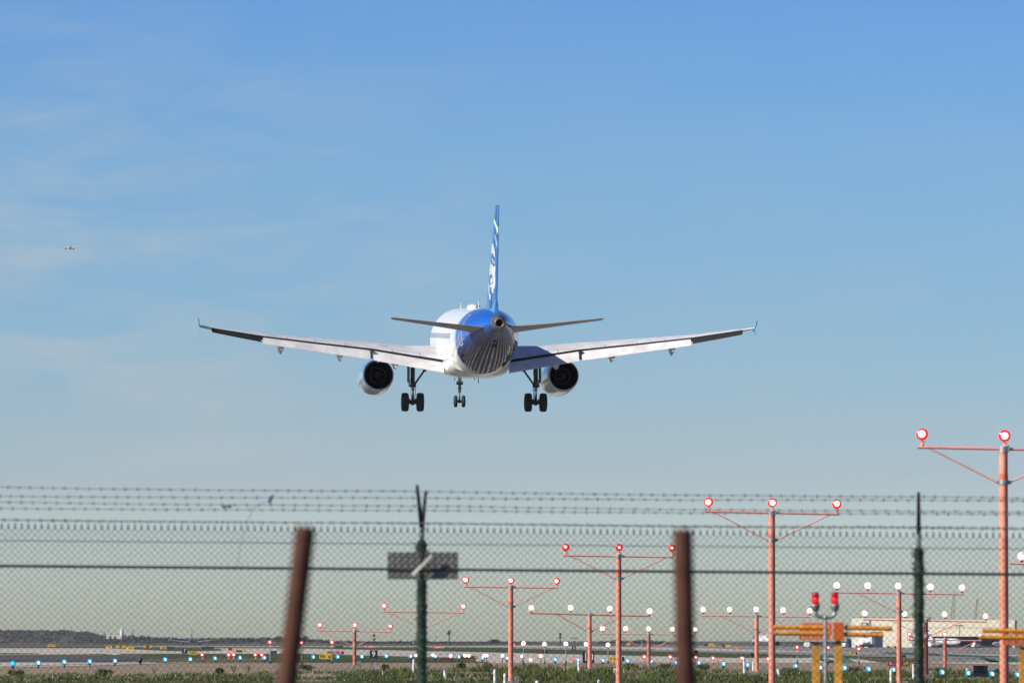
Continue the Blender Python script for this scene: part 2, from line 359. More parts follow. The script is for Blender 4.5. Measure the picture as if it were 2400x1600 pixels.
def fuselage_mat():
    m = bpy.data.materials.new('fuselage_livery'); m.use_nodes = True; t = m.node_tree; bs = t.nodes['Principled BSDF']
    bs.inputs['Roughness'].default_value = .5; bs.inputs['Specular IOR Level'].default_value = .1; bs.inputs['Coat Weight'].default_value = 1.0; bs.inputs['Coat Roughness'].default_value = .02
    bs.inputs['Coat IOR'].default_value = 1.40
    tc = N(t, 'ShaderNodeTexCoord'); sp_ = N(t, 'ShaderNodeSeparateXYZ'); t.links.new(tc.outputs['Object'], sp_.inputs[0])
    # boundary: y + 0.35*z - 0.28*z^2 = -9.2
    z2 = N(t, 'ShaderNodeMath', operation='MULTIPLY'); t.links.new(sp_.outputs['Z'], z2.inputs[0]); t.links.new(sp_.outputs['Z'], z2.inputs[1])
    a = N(t, 'ShaderNodeMath', operation='MULTIPLY_ADD'); t.links.new(z2.outputs[0], a.inputs[0]); a.inputs[1].default_value = -.22; t.links.new(sp_.outputs['Y'], a.inputs[2])
    a2 = N(t, 'ShaderNodeMath', operation='MULTIPLY_ADD'); t.links.new(sp_.outputs['Z'], a2.inputs[0]); a2.inputs[1].default_value = .18; t.links.new(a.outputs[0], a2.inputs[2])
    cr = N(t, 'ShaderNodeValToRGB'); mr = N(t, 'ShaderNodeMapRange'); mr.inputs['From Min'].default_value = -12.0; mr.inputs['From Max'].default_value = -7.0
    t.links.new(a2.outputs[0], mr.inputs['Value']); t.links.new(mr.outputs[0], cr.inputs[0])
    e = cr.color_ramp.elements; e[0].position = 0; e[0].color = (.002, .105, .50, 1); e[1].position = .47; e[1].color = (.80, .80, .80, 1)
    k = e.new(.32); k.color = (.003, .125, .54, 1); k = e.new(.37); k.color = (.02, .25, .62, 1); k = e.new(.41); k.color = (.20, .62, .85, 1); k = e.new(.44); k.color = (.66, .78, .80, 1)
    # dark navy underside of the tail: shade painted into the colour, climbing towards the exhaust
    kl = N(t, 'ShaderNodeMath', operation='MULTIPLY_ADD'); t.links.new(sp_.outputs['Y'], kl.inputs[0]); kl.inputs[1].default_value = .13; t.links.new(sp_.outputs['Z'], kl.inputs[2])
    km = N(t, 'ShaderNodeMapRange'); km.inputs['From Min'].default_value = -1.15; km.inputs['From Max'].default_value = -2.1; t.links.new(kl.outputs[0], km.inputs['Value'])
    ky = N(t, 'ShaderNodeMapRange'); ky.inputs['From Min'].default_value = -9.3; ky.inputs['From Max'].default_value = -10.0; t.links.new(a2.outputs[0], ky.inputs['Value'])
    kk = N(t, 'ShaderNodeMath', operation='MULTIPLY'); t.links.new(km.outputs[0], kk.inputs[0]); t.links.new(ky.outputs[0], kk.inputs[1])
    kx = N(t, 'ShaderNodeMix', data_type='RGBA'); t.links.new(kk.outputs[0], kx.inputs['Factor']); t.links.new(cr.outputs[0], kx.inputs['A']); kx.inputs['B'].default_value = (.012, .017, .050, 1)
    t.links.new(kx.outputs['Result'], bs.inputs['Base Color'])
    cw = N(t, 'ShaderNodeMapRange'); cw.inputs['From Min'].default_value = -8.6; cw.inputs['From Max'].default_value = -9.4; cw.inputs['To Min'].default_value = .6; t.links.new(a2.outputs[0], cw.inputs['Value']); t.links.new(cw.outputs[0], bs.inputs['Coat Weight'])
    nz = N(t, 'ShaderNodeTexNoise'); nz.inputs['Scale'].default_value = .9; nz.inputs['Detail'].default_value = 3; t.links.new(tc.outputs['Object'], nz.inputs[0])
    bp = N(t, 'ShaderNodeBump'); bp.inputs['Strength'].default_value = .22; bp.inputs['Distance'].default_value = .05
    t.links.new(nz.outputs['Fac'], bp.inputs['Height']); t.links.new(bp.outputs[0], bs.inputs['Coat Normal'])
    return m
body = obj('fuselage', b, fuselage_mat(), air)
# tail exhaust
exh = mat('heat_stained_metal', (.22, .20, .18), .42, .5, var=.25, scale=4)
b = MB(); b.lathe([(-18.75, .50), (-19.3, .36), (-19.72, .285), (-19.76, .25), (-19.72, .20), (-19.3, .185), (-19.1, .18)], (0, 0, 1.16), 'Y', 28)
ap = obj('exhaust_cone', b, exh, air)
b = MB(); b.lathe([(-19.25, .19), (-19.2, .001)], (0, 0, 1.16), 'Y', 20); obj('exhaust_hole', b, dark, ap)
b = MB(); b.box((.0, -19.55, .86), (.10, .22, .08)); obj('tail_light', b, chrome, air)
# cargo door/vent patch beneath the tail cone
b = MB()
for (y0, y1, t0, t1) in ((-15.9, -15.3, 3.02, 3.26), (-16.7, -16.2, 3.08, 3.2)):
    b.add([fus(y0, t0, .012), fus(y0, t1, .012), fus(y1, t1, .012), fus(y1, t0, .012)], [(0, 1, 2, 3)])
obj('vent_panel', b, dark, body)
# door outline (thin raised white band)
def outline(y0, y1, t0, t1, w):
    b = MB()
    def quad(ya, yb, ta, tb, n=10):
        vs = []
        for j in range(n + 1):
            vs.append(fus(lerp(ya, yb, 0), lerp(ta, tb, j / n), .008)); vs.append(fus(yb, lerp(ta, tb, j / n), .008))
        b.add(vs, [(2 * j, 2 * j + 1, 2 * j + 3, 2 * j + 2) for j in range(n)])
    r = w / 1.9
    quad(y0, y0 + 1.6 * w, t0, t1); quad(y1 - 1.6 * w, y1, t0, t1)
    quad(y0 + w, y1 - w, t0, t0 + math.copysign(r, t1 - t0), 2); quad(y0 + w, y1 - w, t1 - math.copysign(r, t1 - t0), t1, 2)
    return b
for sgn in (-1, 1):
    obj('door_outline', outline(-12.35, -11.45, sgn * .72, sgn * 1.95, .07), white, body)
# cabin windows
for sgn in (-1, 1):
    wb = MB(); pts = [fus(0 + .11 * math.copysign(abs(math.cos(t)) ** .6, math.cos(t)), sgn * 1.40 + .085 * math.copysign(abs(math.sin(t)) ** .6, math.sin(t)), .006) for t in [2 * math.pi * k / 12 for k in range(12)]]
    wb.add(pts, [tuple(range(12))]); wm = wb.mesh('cabin_window'); wm.materials.append(glass)
    for k in range(38):
        o = obj('cabin_window', wm, None, body); o.location.y = -6.2 + k * .533
# belly fairing
b = MB(); secs = []
for y in [6.6, 6.0, 5.0, 3.5, 1.5, -.5, -2.0, -3.0, -3.8, -4.4, -4.9]:
    k = max(0.02, 1 - max(0, (y - 3.5) / 3.2, (-.8 - y) / 4.25) ** 2.4) ** .5
    hw, hh, zc = 1.55 + .47 * k, .5 + .62 * k, -1.12
    secs.append([Vector((hw * math.copysign(abs(math.cos(t)) ** .62, math.cos(t)), y, zc + hh * math.copysign(abs(math.sin(t)) ** .62, math.sin(t)))) for t in [2 * math.pi * j / 40 for j in range(40)]])
b.loft(secs); obj('belly_fairing', b, white, air)
for (x, y, h) in ((-1.1, 1.5, .16), (.1, -2, .3), (-.6, 3, .2), (.35, 4.5, .15)):
    b = MB(); b.box((x, y, -2.24 - h / 2), (.03, .25, h)); obj('belly_antenna', b, strut_m, air)
# wings
AF = [(0, 0), (.02, .32), (.08, .62), (.2, .9), (.35, 1.0), (.5, .95), (.65, .78), (.8, .52), (.92, .3), (1, .16), (1, -.02), (.85, -.08), (.6, -.3), (.35, -.5), (.15, -.5), (.04, -.32)]
WT = [(1.6, 5.9, -1.05, -.70, -1.27, .95), (1.98, 5.75, -1.05, -.68, -1.22, .92), (4.2, 4.6, -1.1, -.62, -.86, .72), (6.4, 3.5, -1.15, -.35, -.50, .56), (9.7, 1.85, -1.75, -.02, -.13, .42), (13.15, .05, -2.38, .28, .28, .31), (16.3, -1.6, -2.95, .72, .78, .2), (16.95, -2.0, -3.1, .85, .88, .15)]
def wing_sec(sgn, x):
    le, te, zl, zt, th = interp(x, WT)
    return [Vector((sgn * x, lerp(le, te, u), lerp(zl, zt, u) + v * th * .62)) for u, v in AF]
for sgn in (-1, 1):
    w = MB(); w.loft([wing_sec(sgn, x) for x in (1.6, 1.98, 3, 4.2, 5.3, 6.4, 8, 9.7, 11.4, 13.15, 14.7, 16.3, 16.95)])
    wing = obj('wing', w, wing_white, air)
    def te(x): q = interp(x, WT); return q[1], q[3], q[4]
    cv = MB()
    for x0, x1 in ((2.0, 6.35), (6.35, 13.12), (13.12, 16.25)):
        n = 4
        for k in range(n):
            xa, xb = lerp(x0, x1, k / n), lerp(x0, x1, (k + 1) / n)
            (ya, za, ta), (yb, zb, tb) = te(xa), te(xb)
            cv.add([(sgn * xa, ya - .006, za + ta * .12), (sgn * xb, yb - .006, zb + tb * .12), (sgn * xb, yb + .02, zb - .20), (sgn * xa, ya + .02, za - .20),
                    (sgn * xa, ya - .03, za + ta * .12), (sgn * xb, yb - .03, zb + tb * .12), (sgn * xb, yb - .03, zb - .2), (sgn * xa, ya - .03, za - .2)],
                   [(0, 1, 2, 3), (7, 6, 5, 4), (4, 5, 1, 0), (3, 2, 6, 7)])
    obj('flap_gap', cv, dark, wing)  # solid strip, the slot's shade painted on as near-black
    def panel(xl, m, name, ang, gap=.05, drop=.07):
        bb = MB(); secs = []
        for x, ch in xl:
            y, z, t = te(x); ca, sa = math.cos(R(ang)), math.sin(R(ang)); sec = []
            for u, v in [(0, 0), (.03, .45), (.12, .8), (.3, 1), (.6, .7), (.9, .25), (1, .06), (1, -.06), (.6, -.25), (.3, -.35), (.1, -.35), (.02, -.2)]:
                a_, c_ = u * ch, v * ch * .075
                sec.append(Vector((sgn * x, y - gap - a_ * ca + c_ * sa * 0 - c_ * sa, z - drop - a_ * sa + c_ * ca)))
            secs.append(sec)
        bb.loft(secs); return obj(name, bb, m, wing)
    panel(((2.0, 1.08), (4.2, 1.02), (6.3, .98)), wing_white, 'flap', 36)
    panel(((6.5, 1.0), (9.7, .83), (13.1, .66)), wing_white, 'flap', 35)
    panel(((13.2, .50), (14.7, .43), (16.2, .34)), dark, 'aileron', 38, .02, .05)  # near-black colour painted for the shaded wing underside
    for xs_, ch in ((3.4, 1.0), (5.1, .98), (8.0, .9), (9.9, .8), (11.6, .72)):        # panel seams across the flaps and spoilers
        y, z, t = te(xs_); le_, te_, zl_, zt_, th_ = interp(xs_, WT); sm = MB(); q = []
        for u in (.80, .86, .92, .985): q.append((lerp(le_, te_, u), lerp(zl_, zt_, u) + interp(u, [(.8, .52), (.92, .3), (1, .16)])[0] * th_ * .62 + .004))
        sm.add([(sgn * (xs_ + e), yy, zz) for yy, zz in q for e in (-.018, .018)], [(2 * i, 2 * i + 1, 2 * i + 3, 2 * i + 2) for i in range(len(q) - 1)])
        obj('spoiler_seam', sm, mat('panel_seam', (.22, .22, .24), .6), wing)
    # slot bracket at the flap break
    y, z, t = te(6.4); bb = MB(); bb.box((sgn * 6.42, y - .25, z - .30), (.13, .5, .55)); bb.box((sgn * 6.62, y - .12, z - .04), (.36, .1, .1)); obj('flap_bracket', bb, strut_m, wing)
    for x, ch in ((12.0, .70), (8.35, .90), (4.95, 1.0)):
        y, z, t = te(x); f = MB(); secs = []; zt = z - .07 - ch * math.sin(R(35))
        for yy, s_, zz in ((2.2, .03, z - .42), (1.6, .15, z - .52), (.4, .22, z - .68), (-.30 * ch, .21, zt + .02), (-.62 * ch, .17, zt - .06), (-.80 * ch, .06, zt - .16)):
            sq = [(-.75, 1), (.75, 1), (1, .2), (.5, -.7), (0, -1.15), (-.5, -.7), (-1, .2)]
            secs.append([Vector((sgn * x + s_ * .9 * a_, y + yy, zz + s_ * 1.2 * b_)) for a_, b_ in sq])
        f.loft(secs); obj('flap_track_fairing', f, wing_white, wing)
    fn = MB(); x = 16.98
    for up in (1, -1):
        h = .50 if up > 0 else .38
        q = [(-1.9, 0), (-3.25, 0), (-3.55, h), (-3.25, h * 1.02)]
        fn.add([(sgn * (x + e + (.12 if up > 0 else .06) * zz / h * 0.8), yy, .86 + up * zz) for e in (-.025, .025) for yy, zz in q], [(0, 1, 2, 3), (7, 6, 5, 4), (0, 4, 5, 1), (1, 5, 6, 2), (2, 6, 7, 3), (3, 7, 4, 0)])
    obj('wingtip_fence', fn, mat('fence_blue_paint', (.16, .40, .66), .35), wing)
    # engine
    rot = Matrix.Rotation(R(-3.5), 3, 'X'); ec = Vector((sgn * 5.75, 4.4, -2.2))
    nb = MB(); nb.lathe([(3.4, .88), (3.75, .94), (3.7, 1.0), (3.3, 1.05), (2.2, 1.09), (1, 1.09), (0, 1.06), (-1.0, 1.0), (-1.9, .93), (-1.94, .90), (-1.9, .875), (-.6, .84), (.3, .84)], ec, 'Y', 48, rot)
    eng = obj('engine', nb, mat('nacelle_gloss_paint', (.36, .48, .66), .3, coat=1.0, var=.06, scale=.8), air)
    nb = MB(); nb.lathe([(-1.88, .872), (-.6, .837), (.28, .837), (.26, .002)], ec, 'Y', 40, rot)
    obj('exhaust_duct', nb, dark, eng)
    nb = MB(); nb.lathe([(3.3, .868), (2.6, .85), (2.55, .01)], ec, 'Y', 40, rot); obj('fan', nb, dark, eng)
    nb = MB(); nb.lathe([(.3, .60), (-.8, .55), (-1.15, .50), (-1.17, .46), (-.6, .47), (-.2, .47)], ec, 'Y', 36, rot); obj('core_nozzle', nb, soot, eng)
    nb = MB(); nb.lathe([(-.2, .3), (-.9, .24), (-1.5, .08), (-1.6, .005)], ec, 'Y', 24, rot); obj('exhaust_plug', nb, soot, eng)
    py = MB(); secs = []
    for yy, z0, z1, hw in ((7.1, -1.12, -1.0, .05), (6, -1.1, -.75, .17), (3.5, -1.1, -.55, .2), (1.5, -1.35, -.6, .19), (.2, -1.3, -.65, .12), (-.7, -1.0, -.7, .04)):
        secs.append([Vector((sgn * 5.75 + a_ * hw, yy, zz)) for a_, zz in ((-1, z0), (1, z0), (1, z1), (-1, z1))])
    py.loft(secs, False); obj('pylon', py, blue, eng)
    # main gear
    gb = MB(); X = sgn * 3.795
    gb.tube((X, .05, -1.0), (X, .02, -2.75), .135, .135, 14); gb.box((X, .0, -2.75), (.34, .30, .16)); gb.box((X - sgn * .03, .2, -1.6), (.2, .3, .9))
    gb.tube((X, -.16, -2.2), (X, -.26, -3.3), .035); gb.tube((X, -.26, -3.3), (X, -.05, -3.72), .04)
    gb.tube((X + sgn * .2, .1, -1.2), (X + sgn * .2, .05, -2.6), .025, n=6); gb.tube((X - sgn * .19, -.1, -2.6), (X - sgn * .12, -.1, -3.6), .02, n=6)
    gear = obj('main_gear', gb, strut_m, air)
    gb = MB(); gb.tube((X, .02, -2.75), (X, 0, -3.66), .085, .085, 14); gb.ball((X, 0, -2.95), .12); obj('oleo', gb, chrome, gear)
    gb = MB(); gb.tube((X - .48, 0, -3.73), (X + .48, 0, -3.73), .075, n=12); gb.ball((X, 0, -3.73), (.17, .17, .2)); gb.box((X + .2, 0, -3.68), (.1, .3, .34)); gb.box((X - .2, 0, -3.68), (.1, .3, .34)); obj('axle', gb, strut_m, gear)
    gb = MB(); gb.tube((X - sgn * .78, .05, -1.70), (X - sgn * .06, .05, -2.72), .06, n=8); gb.tube((X - sgn * 1.0, .1, -1.45), (X - sgn * .7, .05, -1.82), .09, n=8); gb.ball((X - sgn * .74, .05, -1.75), .12); obj('side_brace', gb, strut_m, gear)
    gb = MB(); gb.box((X + sgn * .27, .1, -1.85), (.08, 1.0, 1.35)); gb.box((X + sgn * .2, .1, -2.55), (.06, .5, .45)); obj('gear_door', gb, mat('dark_grey_door_paint', (.16, .16, .18), .5), gear)  # gear door in one even dark grey
    for q in (-1, 1):
        gb = MB(); gb.lathe([(-.20, .30), (-.225, .42), (-.205, .52), (-.14, .565), (0, .578), (.14, .565), (.205, .52), (.225, .42), (.20, .30)], (X + q * .465, 0, -3.73), 'X', 32)
        ty = obj('tyre', gb, rubber, gear)
        gb = MB(); gb.lathe([(-.10, .01), (-.10, .22), (-.19, .30), (.19, .30), (.10, .22), (.10, .01)], (X + q * .465, 0, -3.73), 'X', 24); obj('hub', gb, strut_m, ty)
    # tailplane
    TP = [(.55, -13.6, -17.6, .62, .90, .40), (1.2, -14.0, -17.55, .70, .97, .36), (3.5, -15.6, -17.9, 1.03, 1.19, .24), (6.1, -17.35, -18.6, 1.38, 1.46, .13), (6.24, -17.7, -18.55, 1.42, 1.47, .06)]
    tb = MB(); secs = []
    for (x, le, te_, zl, zt, th) in TP:
        secs.append([Vector((sgn * x, lerp(le, te_, u), lerp(zl, zt, u) + v * th * .5)) for u, v in [(0, 0), (.04, .5), (.2, .9), (.4, 1), (.7, .55), (1, .06), (1, -.06), (.7, -.6), (.4, -1), (.2, -.9), (.04, -.5)]])
    tb.loft(secs); tpo = obj('tailplane', tb, grey_under, air)
    b = MB(); b.add([fus(-13.2, sgn * (1.05 + .5 * 0), .014), fus(-17.2, sgn * 1.05, .014), fus(-17.2, sgn * 1.75, .014), fus(-13.2, sgn * 1.6, .014)], [(0, 1, 2, 3)])
# nose gear
gb = MB(); yN = 12.64
gb.tube((0, yN, -1.9), (0, yN, -2.75), .11, .1, 14); gb.box((0, yN - .02, -2.72), (.42, .2, .14)); gb.tube((-.2, yN - .1, -2.66), (.2, yN - .1, -2.66), .09, n=10); gb.tube((0, yN, -2.75), (0, yN, -3.3), .09, n=12); gb.box((0, yN - .1, -3.0), (.22, .2, .12)); gb.tube((0, yN + .1, -3.1), (0, yN + .25, -3.6), .03)
ng = obj('nose_gear', gb, strut_m, air)
gb = MB(); gb.tube((0, yN, -3.25), (0, yN, -3.85), .06, n=12); obj('oleo', gb, chrome, ng); gb = MB(); gb.tube((0, yN - .12, -2.0), (0, yN - .12, -2.5), .14, .06, 10); obj('leg_fairing', gb, chrome, ng)
gb = MB(); gb.tube((-.3, yN, -3.85), (.3, yN, -3.85), .06, n=10); gb.ball((0, yN, -3.85), .12); obj('axle', gb, strut_m, ng)
for q in (-1, 1):
    gb = MB(); gb.lathe([(-.09, .18), (-.112, .28), (-.08, .36), (0, .385), (.08, .36), (.112, .28), (.09, .18), (.05, .1), (.05, .01)], (q * .25, yN, -3.85), 'X', 28); obj('tyre', gb, rubber, ng)
# fin
def fin_at(z):
    t = (z - 2.0) / 6.05
    le, te_ = lerp(29.35, 34.35, t), lerp(35.25, 36.8, t)
    return NOSE - le, NOSE - te_, lerp(.56, .20, t)
FA = [(0, 0), (.03, .45), (.1, .8), (.3, 1), (.5, .9), (.7, .62)]
def fin_pt(side, u, z, off=0):
    le, te_, th = fin_at(z); tab = FA + [(1, .06)]
    return Vector((side * (interp(u, tab)[0] * th / 2 + off), lerp(le, te_, u), z))
zs = [1.6, 2.2, 3.2, 4.5, 6, 7.4, 7.9, 8.05]
b = MB(); secs = []
for z in zs:
    us = [0, .03, .1, .2, .3, .5, .7]
    secs.append([fin_pt(-1, u, z) for u in us] + [fin_pt(1, u, z) for u in us[::-1][:-1]])
b.loft(secs); fin = obj('fin', b, fin_blue, air)
b = MB(); secs = []
for z in zs[1:]:
    us = [.715, .85, 1.0]
    secs.append([fin_pt(-1, u, z) for u in us] + [fin_pt(1, u, z) for u in us[::-1]])
b.loft(secs); obj('rudder', b, fin_blue, air)
b = MB(); secs = []
for z, yf, hw in ((1.75, -9.6, .34), (2.1, -10.2, .27), (2.4, -11.2, .15), (2.9, -12.4, .05)):
    secs.append([Vector((x * hw, y, z)) for x, y in ((-.4, -17.45), (.4, -17.45), (1, -12.6), (.3, yf), (-.3, yf), (-1, -12.6))])
b.loft(secs, False); obj('fin_fillet', b, mat('fillet_blue_paint', (.05, .30, .62), .3, coat=.5), air)
# emblem patches on both faces of the fin (reading as white figure with lime and pale stripes)
EMB = [('lime', [(322, 285), (334, 298), (355, 365), (383, 430), (381, 505), (364, 475), (345, 405), (327, 345)]),
       ('pale', [(334, 503), (346, 520), (372, 640), (377, 690), (358, 645), (340, 548)]),
       ('white', [(301, 608), (325, 652), (331, 690), (344, 745), (341, 818), (330, 803), (317, 757), (301, 762), (291, 750), (296, 680)]),
       ('white', [(284, 845), (293, 905), (310, 903), (325, 942), (346, 925), (352, 960), (347, 1060), (354, 1130), (347, 1215), (326, 1252), (329, 1293), (312, 1298), (300, 1247), (303, 1217), (281, 1212), (274, 1180), (305, 1172), (321, 1155), (316, 1090), (300, 1030), (276, 1062), (268, 1010), (277, 920)]),
       ('white', [(290, 1095), (309, 1083), (316, 1130), (308, 1163), (291, 1163), (283, 1130)]),
       ('white', [(264, 1130), (271, 1200), (274, 1300), (293, 1310), (286, 1392), (275, 1370), (261, 1260), (261, 1180)]),
       ('white', [(303, 832), (318, 834), (327, 880), (343, 872), (336, 908), (318, 882)])]
def grid_patch(poly, side):                     # small quads inside the polygon, laid 6 mm above the fin skin
    def inside(x, y):
        c = False
        for (x0, y0), (x1, y1) in zip(poly, poly[1:] + poly[:1]):
            if (y0 > y) != (y1 > y) and x < (x1 - x0) * (y - y0) / (y1 - y0) + x0: c = not c
        return c
    def uz(cx, cy):
        z = 8.05 - (cy - 122) / (1480 - 122) * 5.95
        xl = lerp(345, 240, (cy - 122) / 1300); xr = lerp(388, 372, (cy - 122) / 1358)
        return interp(min(1, max(0, (cx - xl) / (xr - xl))), [(0, .26), (.2, .5), (.49, .7), (.75, .85), (1, .99)])[0], z
    b = MB(); ys = [q[1] for q in poly]; xs_ = [q[0] for q in poly]; sx, sy = 4.0, 9.0
    y = min(ys)
    while y < max(ys):
        x = min(xs_)
        while x < max(xs_):
            if inside(x + sx / 2, y + sy / 2):
                c = [uz(x, y), uz(x + sx, y), uz(x + sx, y + sy), uz(x, y + sy)]
                b.add([fin_pt(side, u, z, .006) for u, z in c], [(0, 1, 2, 3) if side < 0 else (3, 2, 1, 0)])
            x += sx
        y += sy
    return b
cols = {'lime': lime, 'pale': pale_blue, 'white': white}
for side in (-1, 1):
    for key in ('lime', 'pale', 'white'):
        b = MB()
        for k, poly in EMB:
            if k == key: q = grid_patch(poly, side); b.add(q.v, q.f)
        obj('tail_emblem', b, cols[key], fin)
# crown antennas and radome
b = MB(); b.ball((-.02, .6, 2.12), (.42, 1.3, .22), 20, 10); obj('radome', b, white, air)
for x, y, h, l in ((-.03, 11.5, .34, .35), (.12, -1.5, .42, .3)):
    b = MB(); b.loft([[Vector((x + a_ * w_, y + c_ * l * w2 - s_, z)) for a_, c_ in ((-1, 0), (0, .5), (1, 0), (0, -.5))] for z, w_, w2, s_ in ((2.03, .03, 1, 0), (2.07 + h, .012, .5, .12))]); obj('antenna', b, white, air)
air.location = P(1112, 800, 367); air.location.z = CAMZ + 18.34
air.rotation_euler = (R(3.1), 0, R(4.6))

# ---- PART 2 ------------------------------------------------------ placing things on the ground
def site(px, py):                              # ground point seen at (px, py); points in the swale move up onto its near rim
    d = D(py, px); x = (px - 1200) / F * d
    if 307 < d < 446 and swx(x) > 0: d = 306.5
    x = (px - 1200) / F * d
    return Vector((x, d, ground(d, x)))
def zat(py, d): return P(1200, py, d).z
def xat(px, d): return (px - 1200) / F * d

salmon = mat('salmon_pole_paint', (.88, .34, .24), .5, var=.12, scale=3.5, col2=(.74, .22, .14), detail=8)
rust_red = mat('faded_red_pole_paint', (.60, .17, .10), .6, var=.15, scale=3)
pink = mat('pink_bar_paint', (.86, .36, .32), .5, var=.08)
galv = mat('galvanised_metal', (.50, .50, .48), .45, .6, var=.15, scale=8)
dkmetal = mat('dark_fixture_metal', (.06, .055, .055), .5, .4, var=.2)
white_post = mat('white_plastic_post', (.80, .80, .76), .5, var=.08)
red_rim = emit('red_glass_lit', (1.0, .010, .016), .62)
red_core = emit('red_lamp_core', (1.0, .84, .82), 1.25)
white_core = emit('white_lamp_core', (1.0, .93, .90), 1.8)
white_halo_rim = emit('white_lamp_halo_rim', (1.0, .58, .50), .75)  # pink halo of the white lamps painted onto their rim
blue_rim = emit('blue_glass_lit', (.0, .26, .46), .6)
blue_core = emit('blue_lamp_core', (.62, .95, 1.0), 1.1)
cyan_core = emit('cyan_lamp_core', (.02, .68, .75), .9)
red_dark = emit('red_glass_dim', (.50, .005, .01), .45)

def disc_mesh(name, r0, r1, y, m, bulge=0.0, n=20):
    b = MB(); b.lathe([(y, r1)] + ([(y - bulge * .6, (r0 + r1) / 2)] if bulge else []) + [(y - bulge, max(r0, .002))], (0, 0, 0), 'Y', n)
    me = b.mesh(name); me.materials.append(m); return me
def fixture(rim_m, core_m, R_, core_frac, stem, housing_m):
    """a round lamp facing the approach: housing with stem, coloured rim, bright core; origin at the foot of the stem"""
    h = MB(); h.lathe([(.13, .01), (.12, R_ * .55), (.03, R_ * .95), (-.015, R_ * 1.0), (-.02, R_ * .96)], (0, 0, stem), 'Y', 20)
    h.tube((0, .03, 0), (0, .03, stem - R_ * .9), .018, n=8); h.tube((0, .03, 0), (0, .03, .06), .035, n=8); h.box((.03, .03, stem * .35), (.05, .05, .06))
    hm = h.mesh('housing'); hm.materials.append(housing_m)
    rm = MB(); rm.lathe([(-.021, R_ * .985), (-.04, R_ * .85), (-.05, R_ * core_frac)], (0, 0, stem), 'Y', 22); r_ = rm.mesh('lens'); r_.materials.append(rim_m)
    cm_ = MB(); cm_.lathe([(-.05, R_ * core_frac), (-.062, R_ * core_frac * .6), (-.066, .002)], (0, 0, stem), 'Y', 20); c_ = cm_.mesh('bulb'); c_.materials.append(core_m)
    return hm, r_, c_
FIX = {'red': fixture(red_rim, red_core, .112, .64, .24, pink), 'white': fixture(white_halo_rim, white_core, .124, .72, .17, dkmetal)}
def add_fixture(kind, loc, parent, scale=1.0, name='lamp', core=1.0):
    hm, r_, c_ = FIX[kind]
    o = bpy.data.objects.new(name, hm); C.objects.link(o); o.parent = parent; o.location = loc; o.scale = (scale,) * 3
    for nm, me in (('lens', r_), ('bulb', c_)):
        q = bpy.data.objects.new(nm, me); C.objects.link(q); q.parent = o
        if nm == 'bulb':
            st = .24 if kind == 'red' else .17; k_ = core * random.uniform(.90, 1.06); q.scale = (k_, 1, k_); q.location = (random.uniform(-.012, .012), -.004, st * (1 - k_) + random.uniform(-.008, .012))
    return o

# ------------------------------------------------------------------ approach light bars on poles
def light_bar(label, kind, d, lamps, bar_l, bar_r, pole_x, pole_top, base_row, clamp_row, bm_, pm_, group, brace=True, core=1.0, pole_bot=None, r_pole=.083, r_bar=.028, bl=None, br=None):
    """lamps: list of (px, py of lamp centre); bar_l/bar_r: (px, py) of the bar ends; all at distance d"""
    xb = xat(pole_x, d); zb = ground(d, xb)
    org = Vector((xb, d, zb)); t = thing('approach_light_bar', label, 'approach lights', org, group)
    A, B = P(*bar_l, d), P(*bar_r, d)
    top = zat(pole_top, d)
    b = MB(); b.tube((xb, d, zb), (xb, d, top - .06), r_pole, r_pole * .97, 20); obj('pole', b, pm_, t, org)
    zc_ = zat(clamp_row, d)
    b = MB(); b.tube((xb, d, zc_ + .05), (xb, d, zc_ + .16), r_pole * 1.012, r_pole * 1.012, 20); obj('paint_band', b, mat('orange_touch_up_paint', (.80, .17, .09), .5, var=.1), t, org)
    b = MB(); b.tube((xb - r_pole * .8, d + r_pole * .8, zb), (xb - r_pole * .8, d + r_pole * .8, top - .1), .012, .012, 6); obj('conduit', b, pm_, t, org)
    for kk in range(1, int((top - zb) / 1.8)):
        b = MB(); zz = zb + kk * 1.8; b.tube((xb, d, zz - .012), (xb, d, zz + .012), r_pole * 1.02, r_pole * 1.02, 20); obj('strap', b, galv, t, org)
    b = MB(); b.tube((xb, d, top - .07), (xb, d, top + .05), r_pole * 1.06, r_pole * 1.06, 20); b.box((xb + r_pole * .9, d, top + .01), (.07, .12, .12)); obj('pole_cap', b, galv, t, org)
    b = MB(); b.tube(A, B, r_bar, r_bar, 10); obj('crossbar', b, bm_, t, org)
    zc = zat(clamp_row, d)
    if brace:
        b = MB(); b.tube((xb, d, zc - .045), (xb, d, zc + .045), r_pole * 1.1, r_pole * 1.1, 20); b.box((xb + r_pole * 1.3, d, zc), (.07, .06, .07)); b.box((xb - r_pole * 1.3, d, zc), (.05, .05, .05)); obj('clamp', b, galv, t, org)
        f = .12
        for e0, sg in ((A.lerp(B, bl if bl else f * .5), -1), (B.lerp(A, br if br else f * .5), 1)):
            b = MB(); b.tube((xb + sg * r_pole * 1.4, d, zc), e0, r_bar * .55, r_bar * .55, 8); obj('brace', b, bm_, t, org)
    b = MB(); b.box((xb, d, zb + .06), (.55, .55, .16)); b.box((xb + .2, d - .1, zb + .2), (.18, .18, .2)); obj('footing', b, mat('footing_concrete', (.30, .29, .27), .9, var=.2), t, org)
    for (px, py) in lamps:
        c = P(px, py, d); f = (c.x - A.x) / (B.x - A.x); zbar = A.z + (B.z - A.z) * f
        stem = .24 if kind == 'red' else .17
        add_fixture(kind, Vector((c.x, d - .02, c.z - stem)) - org, t, core=core)
    return t
RG = 'red side row light bars on poles'; WG = 'white approach light bars on poles'
